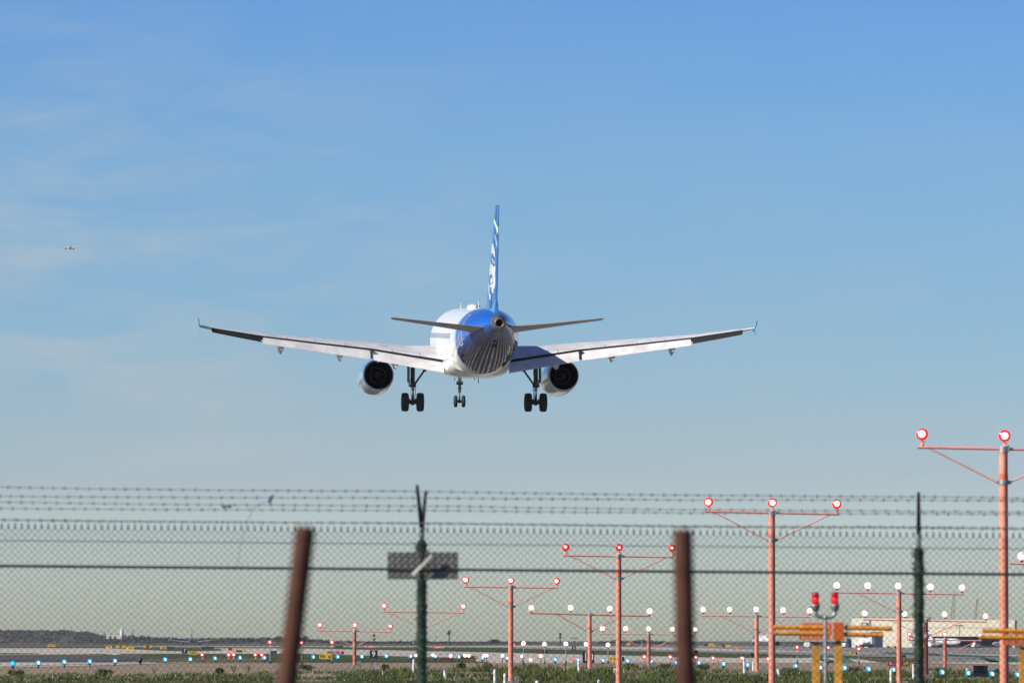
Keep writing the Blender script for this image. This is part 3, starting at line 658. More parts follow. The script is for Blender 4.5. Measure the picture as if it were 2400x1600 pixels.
light_bar('tallest salmon light pole at right edge with two red lamps in view', 'red', 110, [(2161, 1017.4), (2354, 1021), (2547, 1025)], (2150, 1047.5), (2558, 1056), 2352, 1052, 1700, 1130, pink, salmon, RG)
light_bar('salmon pole with three red lamps right of the right rusty post', 'red', 143, [(1660.6, 1175.6), (1810, 1177), (1961, 1181)], (1652.6, 1198), (1967, 1204.6), 1808.6, 1202, 1660, 1265, pink, salmon, RG)
light_bar('salmon pole with three red lamps just left of the right rusty post', 'red', 171, [(1326, 1281.8), (1451, 1282), (1575.8, 1283.4)], (1321, 1301), (1579, 1305), 1449.5, 1302.5, 1640, 1355, pink, salmon, RG, core=.62)
light_bar('salmon pole with three red lamps right of the grey fence sign', 'red', 200, [(1092, 1358.4), (1197, 1360), (1305, 1361)], (1087, 1374), (1309, 1377), 1197, 1375, 1610, 1420.6, pink, salmon, RG, r_pole=.088)
light_bar('red lamp bar crossing behind the green fence post under the sign', 'red', 231, [(900.8, 1419), (995, 1419.6), (1085.5, 1420)], (896, 1433), (1090, 1435), 993, 1434, 1575, 1470, pink, rust_red, RG)
light_bar('short orange-red pole with three red lamps above the number 9 sign', 'red', 262, [(750, 1464.6), (832.5, 1465), (914.8, 1466.8)], (746, 1477), (919, 1480), 831.5, 1477, 1557, 1512, pink, rust_red, RG)
light_bar('short orange-red pole with three red lamps in front of the hangar', 'red', 262, [(2131, 1484.4), (2213.8, 1486), (2297, 1488)], (2126, 1498.5), (2301, 1500.5), 2213.5, 1497, 1570, 1534, pink, rust_red, RG)
light_bar('salmon pole with five white lamps left of the right green fence post', 'white', 201, [(1961.4, 1371), (2033.5, 1372), (2106, 1372.7), (2180.5, 1375), (2255, 1376.9)], (1957, 1387.5), (2259, 1392), 2106, 1389, 1605, 1433, pink, salmon, WG, r_pole=.085, bl=.17, br=.2)
light_bar('salmon pole with five white lamps left of the twin red beacons', 'white', 232, [(1648.5, 1427.6), (1711, 1428), (1773, 1427.6), (1836, 1429), (1898, 1430.8)], (1644, 1442), (1901.4, 1445), 1772.6, 1443, 1575, 1481, pink, salmon, WG, bl=.18, br=.2)
light_bar('orange-red pole with five white lamps partly behind the right rusty post', 'white', 262, [(1412, 1471.6), (1466.7, 1472.6), (1521, 1472.6), (1577, 1473.8), (1629, 1474)], (1408, 1484.5), (1634, 1487), 1520, 1486, 1559, 1521, pink, rust_red, WG, bl=.15, br=.15)
light_bar('salmon pole with four widely spaced white lamps at the black 10 sign', 'white', 230.5, [(1245.6, 1424.4), (1338, 1423.8), (1430, 1425.7), (1522.5, 1431.7)], (1242, 1436.5), (1524, 1443.5), 1381.8, 1440, 1575, 1478, rust_red, salmon, WG, bl=.22, br=.22)
light_bar('dark red pole with four white lamps hard beside the right green post', 'white', 230.5, [(2027, 1436.5), (2120.6, 1437), (2214.7, 1439), (2311, 1443)], (2024, 1451.5), (2314, 1456.6), 2169, 1453, 1588, 1490, pink, mat('dark_red_pole_paint', (.22, .05, .04), .6), WG, bl=.22, br=.2)
light_bar('white lamp bar of which only the left end enters at the right edge', 'white', 171, [(2394, 1303), (2482, 1304), (2570, 1305), (2657, 1306), (2745, 1307)], (2366, 1320), (2750, 1326), 2570, 1322, 1633, 1375, pink, salmon, WG)

# ------------------------------------------------------------------ single lamps on thin posts
def post_lamp(label, kind, px, py, d, base, group, pm_=galv, r=.022):
    x = xat(px, d); zb = ground(d, x); org = Vector((x, d, zb))
    t = thing('approach_light', label, 'approach light', org, group)
    ztop = zat(py, d) - (.24 if kind == 'red' else .17)
    b = MB(); b.tube((x, d, zb), (x, d, max(zb + .02, ztop + .02)), r, r, 10); obj('post', b, pm_, t, org)
    if ztop - zb > .3:
        b = MB(); b.tube((x, d, zb), (x, d, zb + .16), r * 1.9, r * 1.6, 10); obj('coupling', b, dkmetal, t, org)
    add_fixture(kind, Vector((0, -.02, ztop - zb)), t, core=.8 if kind == 'red' else .95, scale=1.0 if kind == 'red' or base > 1555 else .82)
G1 = 'red lamps on single grey posts'
for lab, px, py in (('red lamp on a grey post just left of the left rusty post', 633.8, 1504), ('red lamp on a grey post glowing at the right side of the left rusty post', 708, 1504.8),
                    ('red lamp on a grey post at the yellow H1 sign', 779, 1504), ('red lamp on a grey post below the yellow pipe barrier, left of the wooden legs', 1868, 1516),
                    ('red lamp on a grey post seen between the two wooden legs', 1939.7, 1517), ('red lamp on a grey post right of the wooden legs, below the hangar door', 2012, 1519)):
    post_lamp(lab, 'red', px, py, 294, 1559, G1)
G2 = 'white lamps on single grey posts'
for k, (px, py) in enumerate(((1227, 1507.4), (1276.5, 1508.7), (1326, 1508), (1373.7, 1509), (1425, 1510))):
    post_lamp('white lamp on a grey post, %s from left of five above the brush' % ORD[k], 'white', px, py, 295, 1558, G2)
G3 = 'low red lamps on short dark stakes'
for k, (px, py, d) in enumerate(((475.4, 1533, 306), (537, 1533.5, 306), (548.5, 1533.5, 304), (600, 1533, 306), (615, 1533.5, 304), (1509.6, 1538, 300), (1570, 1538.3, 288), (1629.5, 1540, 300), (1671, 1541, 296), (1738, 1541.6, 292), (1800, 1543, 292))):
    post_lamp('low red lamp on a short stake, %s from left among the low red lamps' % ORD[k], 'red', px, py, d, 1550, G3, dkmetal)
G4 = 'low white lamps near the ground'
for k, (px, py) in enumerate(((976, 1533.5), (1016, 1533), (1057, 1535), (1090, 1534), (1099.5, 1534), (1135.3, 1534), (1141, 1534), (1178, 1534), (1224, 1535.5), (1244, 1543.7), (1267.6, 1535))):
    post_lamp('low white lamp near the ground, %s from left among the low white lamps' % ORD[k], 'white', px, py, 305, 1550, G4, dkmetal, .018)

# ------------------------------------------------------------------ blue taxiway edge lights
hb = MB(); hb.tube((0, 0, 0), (0, 0, .20), .028, .028, 10); hb.tube((0, 0, 0), (0, 0, .04), .06, .05, 10); hb.tube((0, 0, .19), (0, 0, .235), .06, .07, 12)
stake_me = hb.mesh('stake'); stake_me.materials.append(dkmetal)
gb_ = MB(); gb_.lathe([(.235, .075), (.30, .098), (.36, .105), (.42, .092), (.455, .06), (.47, .005)], (0, 0, 0), 'Z', 18); globe_me = gb_.mesh('globe'); globe_me.materials.append(blue_rim)
cb_ = MB(); cb_.ball((.02, -.075, .345), (.058, .045, .075), 12, 8); core_me = cb_.mesh('bulb'); core_me.materials.append(blue_core)
core2_me = core_me.copy(); core2_me.materials.clear(); core2_me.materials.append(cyan_core)
globe2_me = globe_me.copy(); globe2_me.materials.clear(); globe2_me.materials.append(mat('unlit_dark_globe', (.015, .015, .03), .2))
BL = [(32, 1554), (91.6, 1552), (152.4, 1550), (212, 1548.9), (271, 1547.6), (330, 1546.3), (388.6, 1544.6), (447, 1543.8), (505, 1541.8), (563.4, 1540.6), (620.4, 1540), (735, 1538.6), (792, 1538), (848.7, 1537.4),
      (905.7, 1536), (962.5, 1536.7), (1020.5, 1536.7), (1075.4, 1538), (1131, 1540.6), (1187.6, 1541), (1300.8, 1544.4), (1354, 1545), (1412.8, 1546.3), (1469.8, 1548), (1526.5, 1550), (1582.7, 1551.4), (1636.7, 1552), (1694.5, 1554.6),
      (1750.6, 1557), (1863, 1560), (1921, 1563), (1978, 1564), (2034.4, 1566.7), (2092, 1568.6), (2150, 1571), (2206.5, 1574), (2266.8, 1576), (2323.5, 1578), (2382.5, 1580)]
nl = 0
for k, (px, py) in enumerate(BL):
    p = site(px, py + 13.5); d = p.y; x = xat(px, d)
    zc = zat(py, d); zb = ground(d, x); s_ = max(.8, (zc - zb) / .345) if zc - zb > .2 else .8
    dark_one = k == 5
    if dark_one: lab, grp = 'unlit dark taxiway light without a glow in the row of blue lights', None
    else: lab, grp = 'blue taxiway edge light on a short stake, %s lit one from the left' % ordinal(nl), 'blue taxiway edge lights'; nl += 1
    o = thing('taxiway_light', lab, 'taxiway light', (x, d, zc - .345), grp)
    if zc - .345 - zb > .03 or zc - .345 < zb - .3: pass
    for nm, me in (('stake', stake_me), ('globe', globe2_me if dark_one else globe_me)) + (() if dark_one else (('bulb', core2_me if k in (0, 34) else core_me),)):
        q = bpy.data.objects.new(nm, me); C.objects.link(q); q.parent = o
        if nm == 'stake': q.scale.z = 1.0

# ------------------------------------------------------------------ signs
def sign(name, label, x0, x1, y0, y1, panels, d=None, group=None, leg=True, cat='sign'):
    """panels: list of (fraction start, fraction end, material, text, text material)"""
    xm = (x0 + x1) / 2; 
    if d is None: d = site(xm, y1 + 1).y
    xa, xb = xat(x0, d), xat(x1, d); za, zb = zat(y1, d), zat(y0, d); zg = min(ground(d, (xa + xb) / 2), za - .05)
    org = Vector(((xa + xb) / 2, d, zg)); t = thing(name, label, cat, org, group)
    h = zb - za; w = xb - xa; dp = max(.12, h * .18)
    b = MB(); b.box(((xa + xb) / 2, d + dp / 2 + .02, (za + zb) / 2), (w, dp, h)); obj('cabinet', b, mat('dark_sign_cabinet', (.03, .03, .035), .6), t, org)
    for f0, f1, m, txt, tm in panels:
        b = MB(); q0, q1 = lerp(xa, xb, f0), lerp(xa, xb, f1); e = h * .03
        b.box(((q0 + q1) / 2, d + .008, (za + zb) / 2), (q1 - q0 - e, .016, h - e)); p = obj('panel', b, m, t, org)
        if txt:
            me = text_mesh(txt, h * (.95 if len(txt) < 3 else .8)); bb = [v.co.x for v in me.vertices]; ww = max(bb) - min(bb); k = min(1.0, (q1 - q0) * .86 / ww)
            me.transform(Matrix.Diagonal((k, 1, 1, 1))); me.transform(Matrix.Translation(Vector(((q0 + q1) / 2, d - .012, (za + zb) / 2 + h * .0)) - org))
            me.materials.clear(); me.materials.append(tm); obj('lettering', me, None, p)
    if leg and za - zg > .04:
        for f in (.15, .85):
            b = MB(); xx = lerp(xa, xb, f); b.tube((xx, d + dp * .5, zg), (xx, d + dp * .5, za + .02), max(.02, h * .035), n=8); obj('leg', b, dkmetal, t, org)
    return t
s_black = mat('black_sign_face', (.012, .014, .03), .5, var=.1); s_yel = mat('yellow_sign_face', (.78, .50, .03), .5, var=.06); s_red = mat('red_sign_face', (.36, .012, .03), .5, var=.08)
s_blk_t = mat('black_lettering', (.02, .02, .02), .6); s_wht_t = mat('white_lettering', (.85, .85, .85), .6); s_yel_t = mat('yellow_lettering', (.85, .65, .05), .6); s_org = mat('orange_sign_face', (.75, .28, .04), .5, var=.08); s_dull = mat('dull_sign_back', (.05, .045, .06), .6)
s_mar = mat('maroon_sign_face', (.14, .03, .03), .6)
sign('distance_sign', 'black square sign with a white number 7 beside a small yellow sign', 427.5, 440, 1517.6, 1530, [(0, 1, s_black, '7', s_wht_t)])
sign('taxiway_sign', 'small yellow sign lettered H4 with arrow beside the black 7 sign', 444, 464.5, 1525, 1533.5, [(0, 1, s_yel, 'H4 \u2197', s_blk_t)])
sign('distance_sign', 'black square sign with a white number 9 right of an orange-red pole', 867, 885.5, 1523, 1541, [(0, 1, s_black, '9', s_wht_t)])
sign('taxiway_sign', 'bright yellow sign lettered H1 with arrow right of the left rusty post', 748.6, 776.5, 1530, 1543.5, [(0, 1, s_yel, 'H1 \u2198', s_blk_t)])
sign('runway_sign', 'red and black runway sign half behind the yellow H1 sign', 768, 807, 1525, 1532, [(0, .2, s_black, 'H', s_yel_t), (.2, 1, s_red, '25L - 7R', s_wht_t)])
sign('distance_sign', 'tiny black sign with white number 4 left of the green post', 964.5, 972.5, 1500, 1508.5, [(0, 1, s_black, '4', s_wht_t)], d=2600)
sign('distance_sign', 'small black sign with white number 6 between posts of white lamps', 1340, 1349.5, 1513, 1521.8, [(0, 1, s_black, '6', s_wht_t)])
sign('distance_sign', 'large black sign with white 10 split by a salmon pole', 1365, 1392.5, 1526.5, 1552, [(0, 1, s_black, '10', s_wht_t)], d=300)
sign('taxiway_sign', 'yellow sign with arrow and letter H right of the 10 sign', 1424, 1463, 1538, 1548.5, [(0, .86, s_yel, '\u2196 H  6', s_blk_t), (.86, 1, s_black, None, None)], d=303)
sign('runway_sign', 'red runway sign with yellow on black H2 at its right end', 2080, 2131, 1549, 1559.5, [(0, .66, s_red, '7L - 25R', s_wht_t), (.66, 1, s_mar, 'H2', s_yel_t)], d=280)
sign('equipment_box', 'blank black box sign in the brush by the right pole', 2280, 2313.5, 1558.5, 1584, [(0, 1, s_black, None, None)], d=232, cat='box')
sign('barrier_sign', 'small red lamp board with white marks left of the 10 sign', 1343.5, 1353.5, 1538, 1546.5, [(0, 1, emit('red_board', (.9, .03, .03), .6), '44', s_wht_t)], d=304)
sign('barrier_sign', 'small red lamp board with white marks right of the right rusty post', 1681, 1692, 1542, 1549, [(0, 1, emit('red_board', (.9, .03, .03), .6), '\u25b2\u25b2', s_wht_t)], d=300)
sign('runway_sign', 'long dull maroon sign back behind the low white lamps', 1030, 1063, 1539.2, 1545, [(0, 1, s_mar, None, None)], d=306)
sign('runway_sign', 'maroon sign with pale figures between pairs of low white lamps', 1078.6, 1119.5, 1536, 1543, [(0, .8, s_mar, None, None), (.8, 1, s_mar, '7R', s_wht_t)], d=306.4)
sign('runway_sign', 'dark red sign with a black right half left of the white lamp posts', 1260, 1285, 1524, 1530.2, [(0, .5, s_mar, None, None), (.5, 1, s_black, None, None)])
FS = [('taxiway_sign', 'far yellow and orange sign under the dark hill', 113, 132.5, 1508.8, 1515, [(0, .6, s_yel, '+++', s_blk_t), (.6, 1, s_org, None, None)]),
      ('taxiway_sign', 'far yellow sign below the beige building', 249, 263.7, 1512.5, 1519, [(0, 1, s_yel, 'H4', s_blk_t)]),
      ('taxiway_sign', 'far pale yellow sign, left of two to the right of the beige building sign', 272, 281, 1512, 1517.8, [(0, 1, s_yel, None, None)]),
      ('taxiway_sign', 'far pale yellow sign, right of two to the right of the beige building sign', 287, 296, 1512, 1517.8, [(0, 1, s_yel, None, None)]),
      ('taxiway_sign', 'far amber sign overlapping the field left of the black 7 sign', 297, 314, 1515, 1521.8, [(0, 1, s_yel, 'H4', s_blk_t)]),
      ('taxiway_sign', 'far yellow and dark three part sign left of the black 7 sign', 337.6, 357, 1512, 1517.5, [(0, .33, s_yel, None, None), (.33, .67, s_mar, None, None), (.67, 1, s_yel, None, None)]),
      ('taxiway_sign', 'far bright yellow sign joined to a dark panel near the parked blue jet', 376, 411, 1514, 1520, [(0, .44, s_yel, 'H4', s_blk_t), (.44, 1, s_dull, None, None)]),
      ('sign_board', 'long low dark sign back right of the parked blue jet', 473, 502.5, 1514, 1520, [(0, 1, s_dull, None, None)]),
      ('runway_sign', 'far dark red and orange sign above the low red lamps', 536, 551, 1517, 1523, [(0, .55, s_mar, None, None), (.55, 1, s_org, None, None)]),
      ('taxiway_sign', 'far dark and yellow sign above the pair of low red lamps', 554, 581, 1522.5, 1527.6, [(0, .56, s_dull, None, None), (.56, 1, s_yel, '25', s_blk_t)]),
      ('sign_board', 'low dark sign back with pale end left of the left rusty post', 634, 661, 1524, 1530.3, [(0, .6, s_dull, None, None), (.6, 1, s_wht_t, None, None)]),
      ('sign_board', 'short dark sign back left of the orange-red pole', 786, 805, 1512.8, 1517.4, [(0, 1, s_dull, None, None)]),
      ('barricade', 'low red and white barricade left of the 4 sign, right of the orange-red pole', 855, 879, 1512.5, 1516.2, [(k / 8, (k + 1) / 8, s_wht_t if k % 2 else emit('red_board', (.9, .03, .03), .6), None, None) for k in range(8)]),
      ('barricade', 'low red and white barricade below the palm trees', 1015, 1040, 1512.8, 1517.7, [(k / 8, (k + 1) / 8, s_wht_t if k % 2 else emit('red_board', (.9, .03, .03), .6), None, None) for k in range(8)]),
      ('taxiway_sign', 'tiny orange sign on the horizon beside a salmon pole', 1201, 1208, 1506.5, 1512, [(0, 1, s_org, None, None)]),
      ('taxiway_sign', 'tiny amber sign under the far trees left of the right rusty post', 1468, 1477, 1505, 1511, [(0, 1, s_yel, None, None)]),
      ('taxiway_sign', 'dark and amber sign right of the right rusty post, farther left one', 1650, 1674, 1507.2, 1513, [(0, .4, s_dull, None, None), (.4, 1, s_yel, '+++', s_blk_t)]),
      ('taxiway_sign', 'dark and bright yellow sign left of the parked jet with striped fin', 1692, 1712.5, 1510, 1515.4, [(0, .35, s_dull, None, None), (.35, 1, s_yel, '---', s_blk_t)]),
      ('taxiway_sign', 'little orange sign in front of the jet with striped fin', 1722, 1730.5, 1514, 1520, [(0, 1, s_org, None, None)]),
      ('distance_sign', 'black box sign at the right side of the right rusty post', 1627, 1635, 1523, 1530.5, [(0, 1, s_black, None, None)]),
      ('distance_sign', 'black box sign beside the salmon pole with five white lamps', 1759.6, 1767.4, 1529, 1538.4, [(0, 1, s_black, None, None)]),
      ('taxiway_sign', 'amber sign with black end right of the wooden legs', 1989, 2008, 1526.8, 1532.5, [(0, .8, s_yel, 'H2', s_blk_t), (.8, 1, s_black, None, None)]),
      ('taxiway_sign', 'small yellow sign on the apron beside the tallest pole', 2340, 2347, 1545, 1549.5, [(0, 1, s_yel, None, None)]),
      ('sign_board', 'dark low sign back left of the right green post', 2112, 2123, 1533.5, 1540, [(0, 1, s_dull, None, None)]),
      ('sign_board', 'dark and amber sign against the foot of the hangar', 2077, 2100, 1513, 1517.3, [(0, .3, s_dull, None, None), (.3, .75, s_yel, None, None), (.75, 1, s_dull, None, None)])]
for a in FS: sign(*a)

# ------------------------------------------------------------------ white marker stakes
for k, (lab, px, y0, y1, w, lean) in enumerate((('tall white marker stake left of the green fence post', 969, 1544, 1582, .10, .02), ('short thick white stub right of the green fence post', 1044, 1570, 1588, .12, -.02), ('tall white stake cut by the lower edge, left of two near a salmon pole', 1160, 1567, 1606, .10, 0),
        ('white stake cut by the lower edge, close left of a salmon pole', 1183.5, 1577, 1606, .10, 0), ('tall white stake with a blue light behind its top', 1357, 1549.5, 1578, .10, -.02), ('short white stake beside the middle salmon pole', 1439, 1565, 1580, .13, .04),
        ('white stake right of the right rusty post beneath a red lamp', 1744, 1540, 1577, .10, -.015), ('white stake half hidden by the salmon pole with five white lamps', 1765, 1549, 1576, .10, 0), ('short pale wedge stake left of the wooden legs', 1826, 1566, 1584, .13, -.05),
        ('tall white stake left of the pole with five white lamps', 2087, 1567, 1606, .10, 0), ('tall white stake left of the right green post', 2140, 1554.6, 1591, .11, 0), ('thin white stake left of the black box sign', 2265, 1565, 1584, .07, 0), ('small white stub near the lower edge left of a salmon pole', 1403, 1592, 1604, .1, 0), ('little white stub at the lower edge of the grass', 1259, 1594, 1606, .14, 0))):
    d = min(300, max(190, D(y1, px))); x = xat(px, d); zb = ground(d, x); zt = zat(y0, d)
    b = MB(); b.tube((x, d, min(zb, zat(y1, d)) - .02), (x + lean, d, zt - .03), w / 2, w / 2, 10); b.tube((x + lean, d, zt - .03), (x + lean, d, zt), w / 2, w * .3, 10)
    o = obj('marker_stake', b, white_post, None); tag(o, lab, 'stake', 'white marker stakes in the brush')

# ------------------------------------------------------------------ chain link fence
FD = 59.0; FPX = F / FD
fz = lambda x: -.0092 * x                        # the fence line drops slightly to the right
gz = CAMZ + KN[0][1]
fence = thing('chain_link_fence', 'blurred green-grey chain link fence topped with barbed wire', 'fence', (0, FD, gz))
FO = Vector((0, FD, gz))
wire_m = mat('vinyl_coated_wire', (.16, .185, .17), .4, .5, var=.35, scale=.35); rail_m = mat('weathered_rail', (.12, .11, .125), .5, .4, var=.2)
pitch = .0657 / 2; x0 = -9.9; npk = 604; ztop = CAMZ + 1.065; nz = 80
b = MB(); vs = []; fs = []; wr = .0044
for i in range(npk):
    o = len(vs)
    for k in range(nz + 1):
        xx = x0 + (i + (k + i) % 2) * pitch; z = ztop + fz(xx) - k * pitch * 1.02; yy = FD + (.004 if k % 2 else -.004)
        for a in range(3):
            t = 2.09 * a; vs.append((xx + wr * math.cos(t), yy + wr * math.sin(t), z))
    for k in range(nz):
        for a in range(3): fs.append((o + k * 3 + a, o + k * 3 + (a + 1) % 3, o + k * 3 + 3 + (a + 1) % 3, o + k * 3 + 3 + a))
    if i % 2: continue
    # twisted selvage tooth at the top
    xx = x0 + i * pitch; o = len(vs); z = ztop + fz(xx)
    for zz, r_ in ((z - .012, .009), (z + .03, .0085), (z + .046, .003)):
        for a in range(4): vs.append((xx + r_ * math.cos(a * 1.57), FD + r_ * math.sin(a * 1.57), zz))
    for k in range(2):
        for a in range(4): fs.append((o + k * 4 + a, o + k * 4 + (a + 1) % 4, o + k * 4 + 4 + (a + 1) % 4, o + k * 4 + 4 + a))
b.add(vs, fs); obj('wire_mesh', b, wire_m, fence, FO)
for row0, row1, r_, nm in ((1325.5, 1345.5, .014, 'rail'), (1266, 1286, .0042, 'tension_wire')):
    a_, b__ = P(-1150, row0 - 9.6, FD + .02), P(3550, row1 + 9.6, FD + .02)
    b = MB(); b.tube(a_, b__, r_, r_, 8); obj(nm, b, rail_m, fence, FO)
barb_m = mat('barbed_wire_metal', (.26, .27, .27), .5, .4, var=.2)
random.seed(3)
for yl, yr, dd in ((1140, 1166, -.22), (1175, 1199, -.15), (1216, 1236, -.06), (1161, 1172, .22), (1189, 1204, .15), (1216.5, 1238.5, .06)):
    b = MB(); n = 34; pts = []
    d = FD + dd
    for k in range(n + 1):
        px = -1150 + 4700 * k / n; sag = 2.2 * math.sin(math.pi * (((px - 989) / 1215) % 1.0)) + random.uniform(-.6, .6)
        pts.append(P(px, lerp(yl, yr, px / 2400) + sag, d))
    b.path(pts, .0036, 5)
    xw = pts[0].x + random.uniform(0, .1)
    while xw < pts[-1].x:
        k = min(n - 1, int((xw - pts[0].x) / (pts[-1].x - pts[0].x) * n)); t = (xw - pts[k].x) / (pts[k + 1].x - pts[k].x); c = pts[k].lerp(pts[k + 1], t)
        b.tube(c - Vector((.012, 0, 0)), c + Vector((.014, 0, 0)), .0085, n=5)
        for q in range(2):
            an = random.uniform(0, math.pi); v = Vector((random.uniform(-.006, .006), math.cos(an) * .02, math.sin(an) * .02 + .004)); b.tube(c - v, c + v, .0028, .0018, 4)
        xw += random.uniform(.105, .128)
    obj('barbed_wire', b, barb_m, fence, FO)
green_m = mat('green_vinyl_post', (.055, .10, .050), .6, var=.5, scale=18, bump=.6, col2=(.02, .035, .02))
black_m = mat('dark_outrigger_steel', (.02, .022, .04), .5, .3, var=.2)
random.seed(11)
def fence_post(px, top_row, neck_row, arms, fuzz):
    x = xat(px, FD); d = FD + .07; zt = zat(top_row, d); zn = zat(neck_row, d)
    b = MB(); prof = []; z = gz - .05
    while z < zt:
        prof.append((z, .049 + random.uniform(-.004, .005))); z += .03
    prof += [(zt, .042), (zt + .03, .02)]
    b.lathe(prof, (x, d, 0), 'Z', 16); p = obj('fence_post', b, green_m, fence, FO)
    lf = MB()                                       # creeper leaves clinging to the post
    for k in range(fuzz):
        z = zt - abs(random.gauss(0, .5)) if k % 2 else random.uniform(gz, zt); a = random.uniform(0, 6.28); r_ = random.uniform(.045, .068 if z < zt - .2 else .085)
        c = Vector((x + r_ * math.cos(a), d + r_ * math.sin(a), z)); u = Vector((random.uniform(-1, 1), random.uniform(-1, 1), random.uniform(-1, 1))).normalized(); w = u.orthogonal().normalized(); s_ = random.uniform(.008, .016)
        lf.add([c - u * s_, c + w * s_ * .6, c + u * s_, c - w * s_ * .6], [(0, 1, 2, 3)])
    obj('creeper', lf, mat('creeper_leaf', (.05, .085, .04), .7, var=.3, scale=20), p, FO)
    b = MB(); b.tube((x, d, zt - .02), (x, d, zn), .026, .024, 12); b.tube((x, d, zn - .03), (x, d, zn + .01), .034, .034, 12); obj('post_neck', b, galv, fence, FO)
    for (ax, ar, ady) in arms:
        b = MB(); q = P(ax, ar, d + ady); b.tube((x, d, zn - .01), q, .024, .015, 8); obj('outrigger_arm', b, black_m, fence, FO)
fence_post(988.5, 1269, 1237, ((977.5, 1137, -.24), (998, 1151, .24)), 420)
fence_post(2154, 1287, 1254, ((2153, 1154, -.24), (2152.5, 1160, .24)), 420)
fence_post(2154 + 1215, 1300, 1266, ((3360, 1166, -.24), (3367, 1170, .24)), 60)
fence_post(988.5 - 1215, 1259, 1225, ((-236, 1125, -.24), (-220, 1135, .24)), 60)
# sign plate hung on the far side of the mesh, pale bracket stick in front of the post
d = FD + .03; A = P(908.5, 1357, d); B = P(1074, 1293, d)
b = MB(); b.box(((A.x + B.x) / 2, d, (A.z + B.z) / 2), (B.x - A.x, .004, B.z - A.z)); o = obj('fence_sign', b, mat('bare_aluminium_sheet', (.30, .29, .28), .6, .1, var=.1), None)
tag(o, 'blank grey metal sign back hanging behind the chain link mesh', 'sign')
A = P(966, 1346, FD - .04); B = P(1010, 1300, FD - .04); u = (B - A).normalized(); w = u.cross(Vector((0, 1, 0))).normalized()
b = MB(); q = [A + w * .014, A - w * .02, B - w * .022, B + w * .004 + u * .01]
b.add([p + Vector((0, e, 0)) for e in (-.03, .0) for p in q], [(0, 1, 2, 3), (7, 6, 5, 4), (0, 4, 5, 1), (1, 5, 6, 2), (2, 6, 7, 3), (3, 7, 4, 0)])
tag(obj('bracket_strip', b, mat('cream_plastic_strip', (.72, .70, .62), .5), None), 'slanted cream strip fixed across the green post at the sign', 'strip')
# plastic scrap caught on the wire, with a loose string
d = FD - .2; T = thing('plastic_scrap', 'torn pale blue plastic scrap snagged on the barbed wire with loose string', 'litter', P(635, 1166, d)); TO = P(635, 1166, d)
b = MB(); pts = [(628, 1176), (631, 1165), (639, 1158), (643, 1163), (638, 1171), (634, 1182)]
b.add([P(x_, y_, d + e) for e in (0, .012) for x_, y_ in pts], [(0, 1, 2, 3, 4, 5), (11, 10, 9, 8, 7, 6)] + [(k, k + 6, (k + 1) % 6 + 6, (k + 1) % 6) for k in range(6)]); obj('film', b, mat('blue_grey_plastic_film', (.10, .14, .24), .4), T, TO)
b = MB(); b.path([P(x_, y_, d) for x_, y_ in ((630, 1174), (612, 1180), (596, 1188), (588, 1205), (577, 1228), (570, 1250), (562, 1290), (556, 1330))], .0025, 5); obj('string', b, mat('grey_string', (.18, .2, .24), .8), T, TO)
T = P(537, 1186, FD - .15); b = MB(); b.ball(T, (.026, .02, .015), 9, 6); b.ball(T + Vector((-.045, .01, -.004)), (.03, .02, .012), 8, 5)
tag(obj('rag', b, mat('dark_rag', (.12, .12, .13), .9), None), 'small dark rag knotted on the barbed wire left of the string', 'litter')

# ------------------------------------------------------------------ rusty posts near the camera
rust = mat('rusty_steel', (.095, .040, .026), .75, .0, var=.2, scale=7, col2=(.055, .022, .016), bump=.4, spec=.2)
for lab, d, top, bot in (('left of two blurred rusty brown steel posts, leaning right', 24.0, (715, 1241), (672, 1605)), ('right of two blurred rusty brown steel posts, standing upright', 24.5, (1600, 1247), (1608, 1610))):
    A = P(*bot, d); B = P(*top, d); u = (A - B) / (B.z - A.z); G = B + u * (B.z - gz + .2)
    b = MB(); b.tube(G, B, .041, .041, 28); b.tube(B, B + (B - G).normalized() * .012, .0415, .036, 28)
    tag(obj('rusty_post', b, rust, None), lab, 'post', 'rusty steel posts')

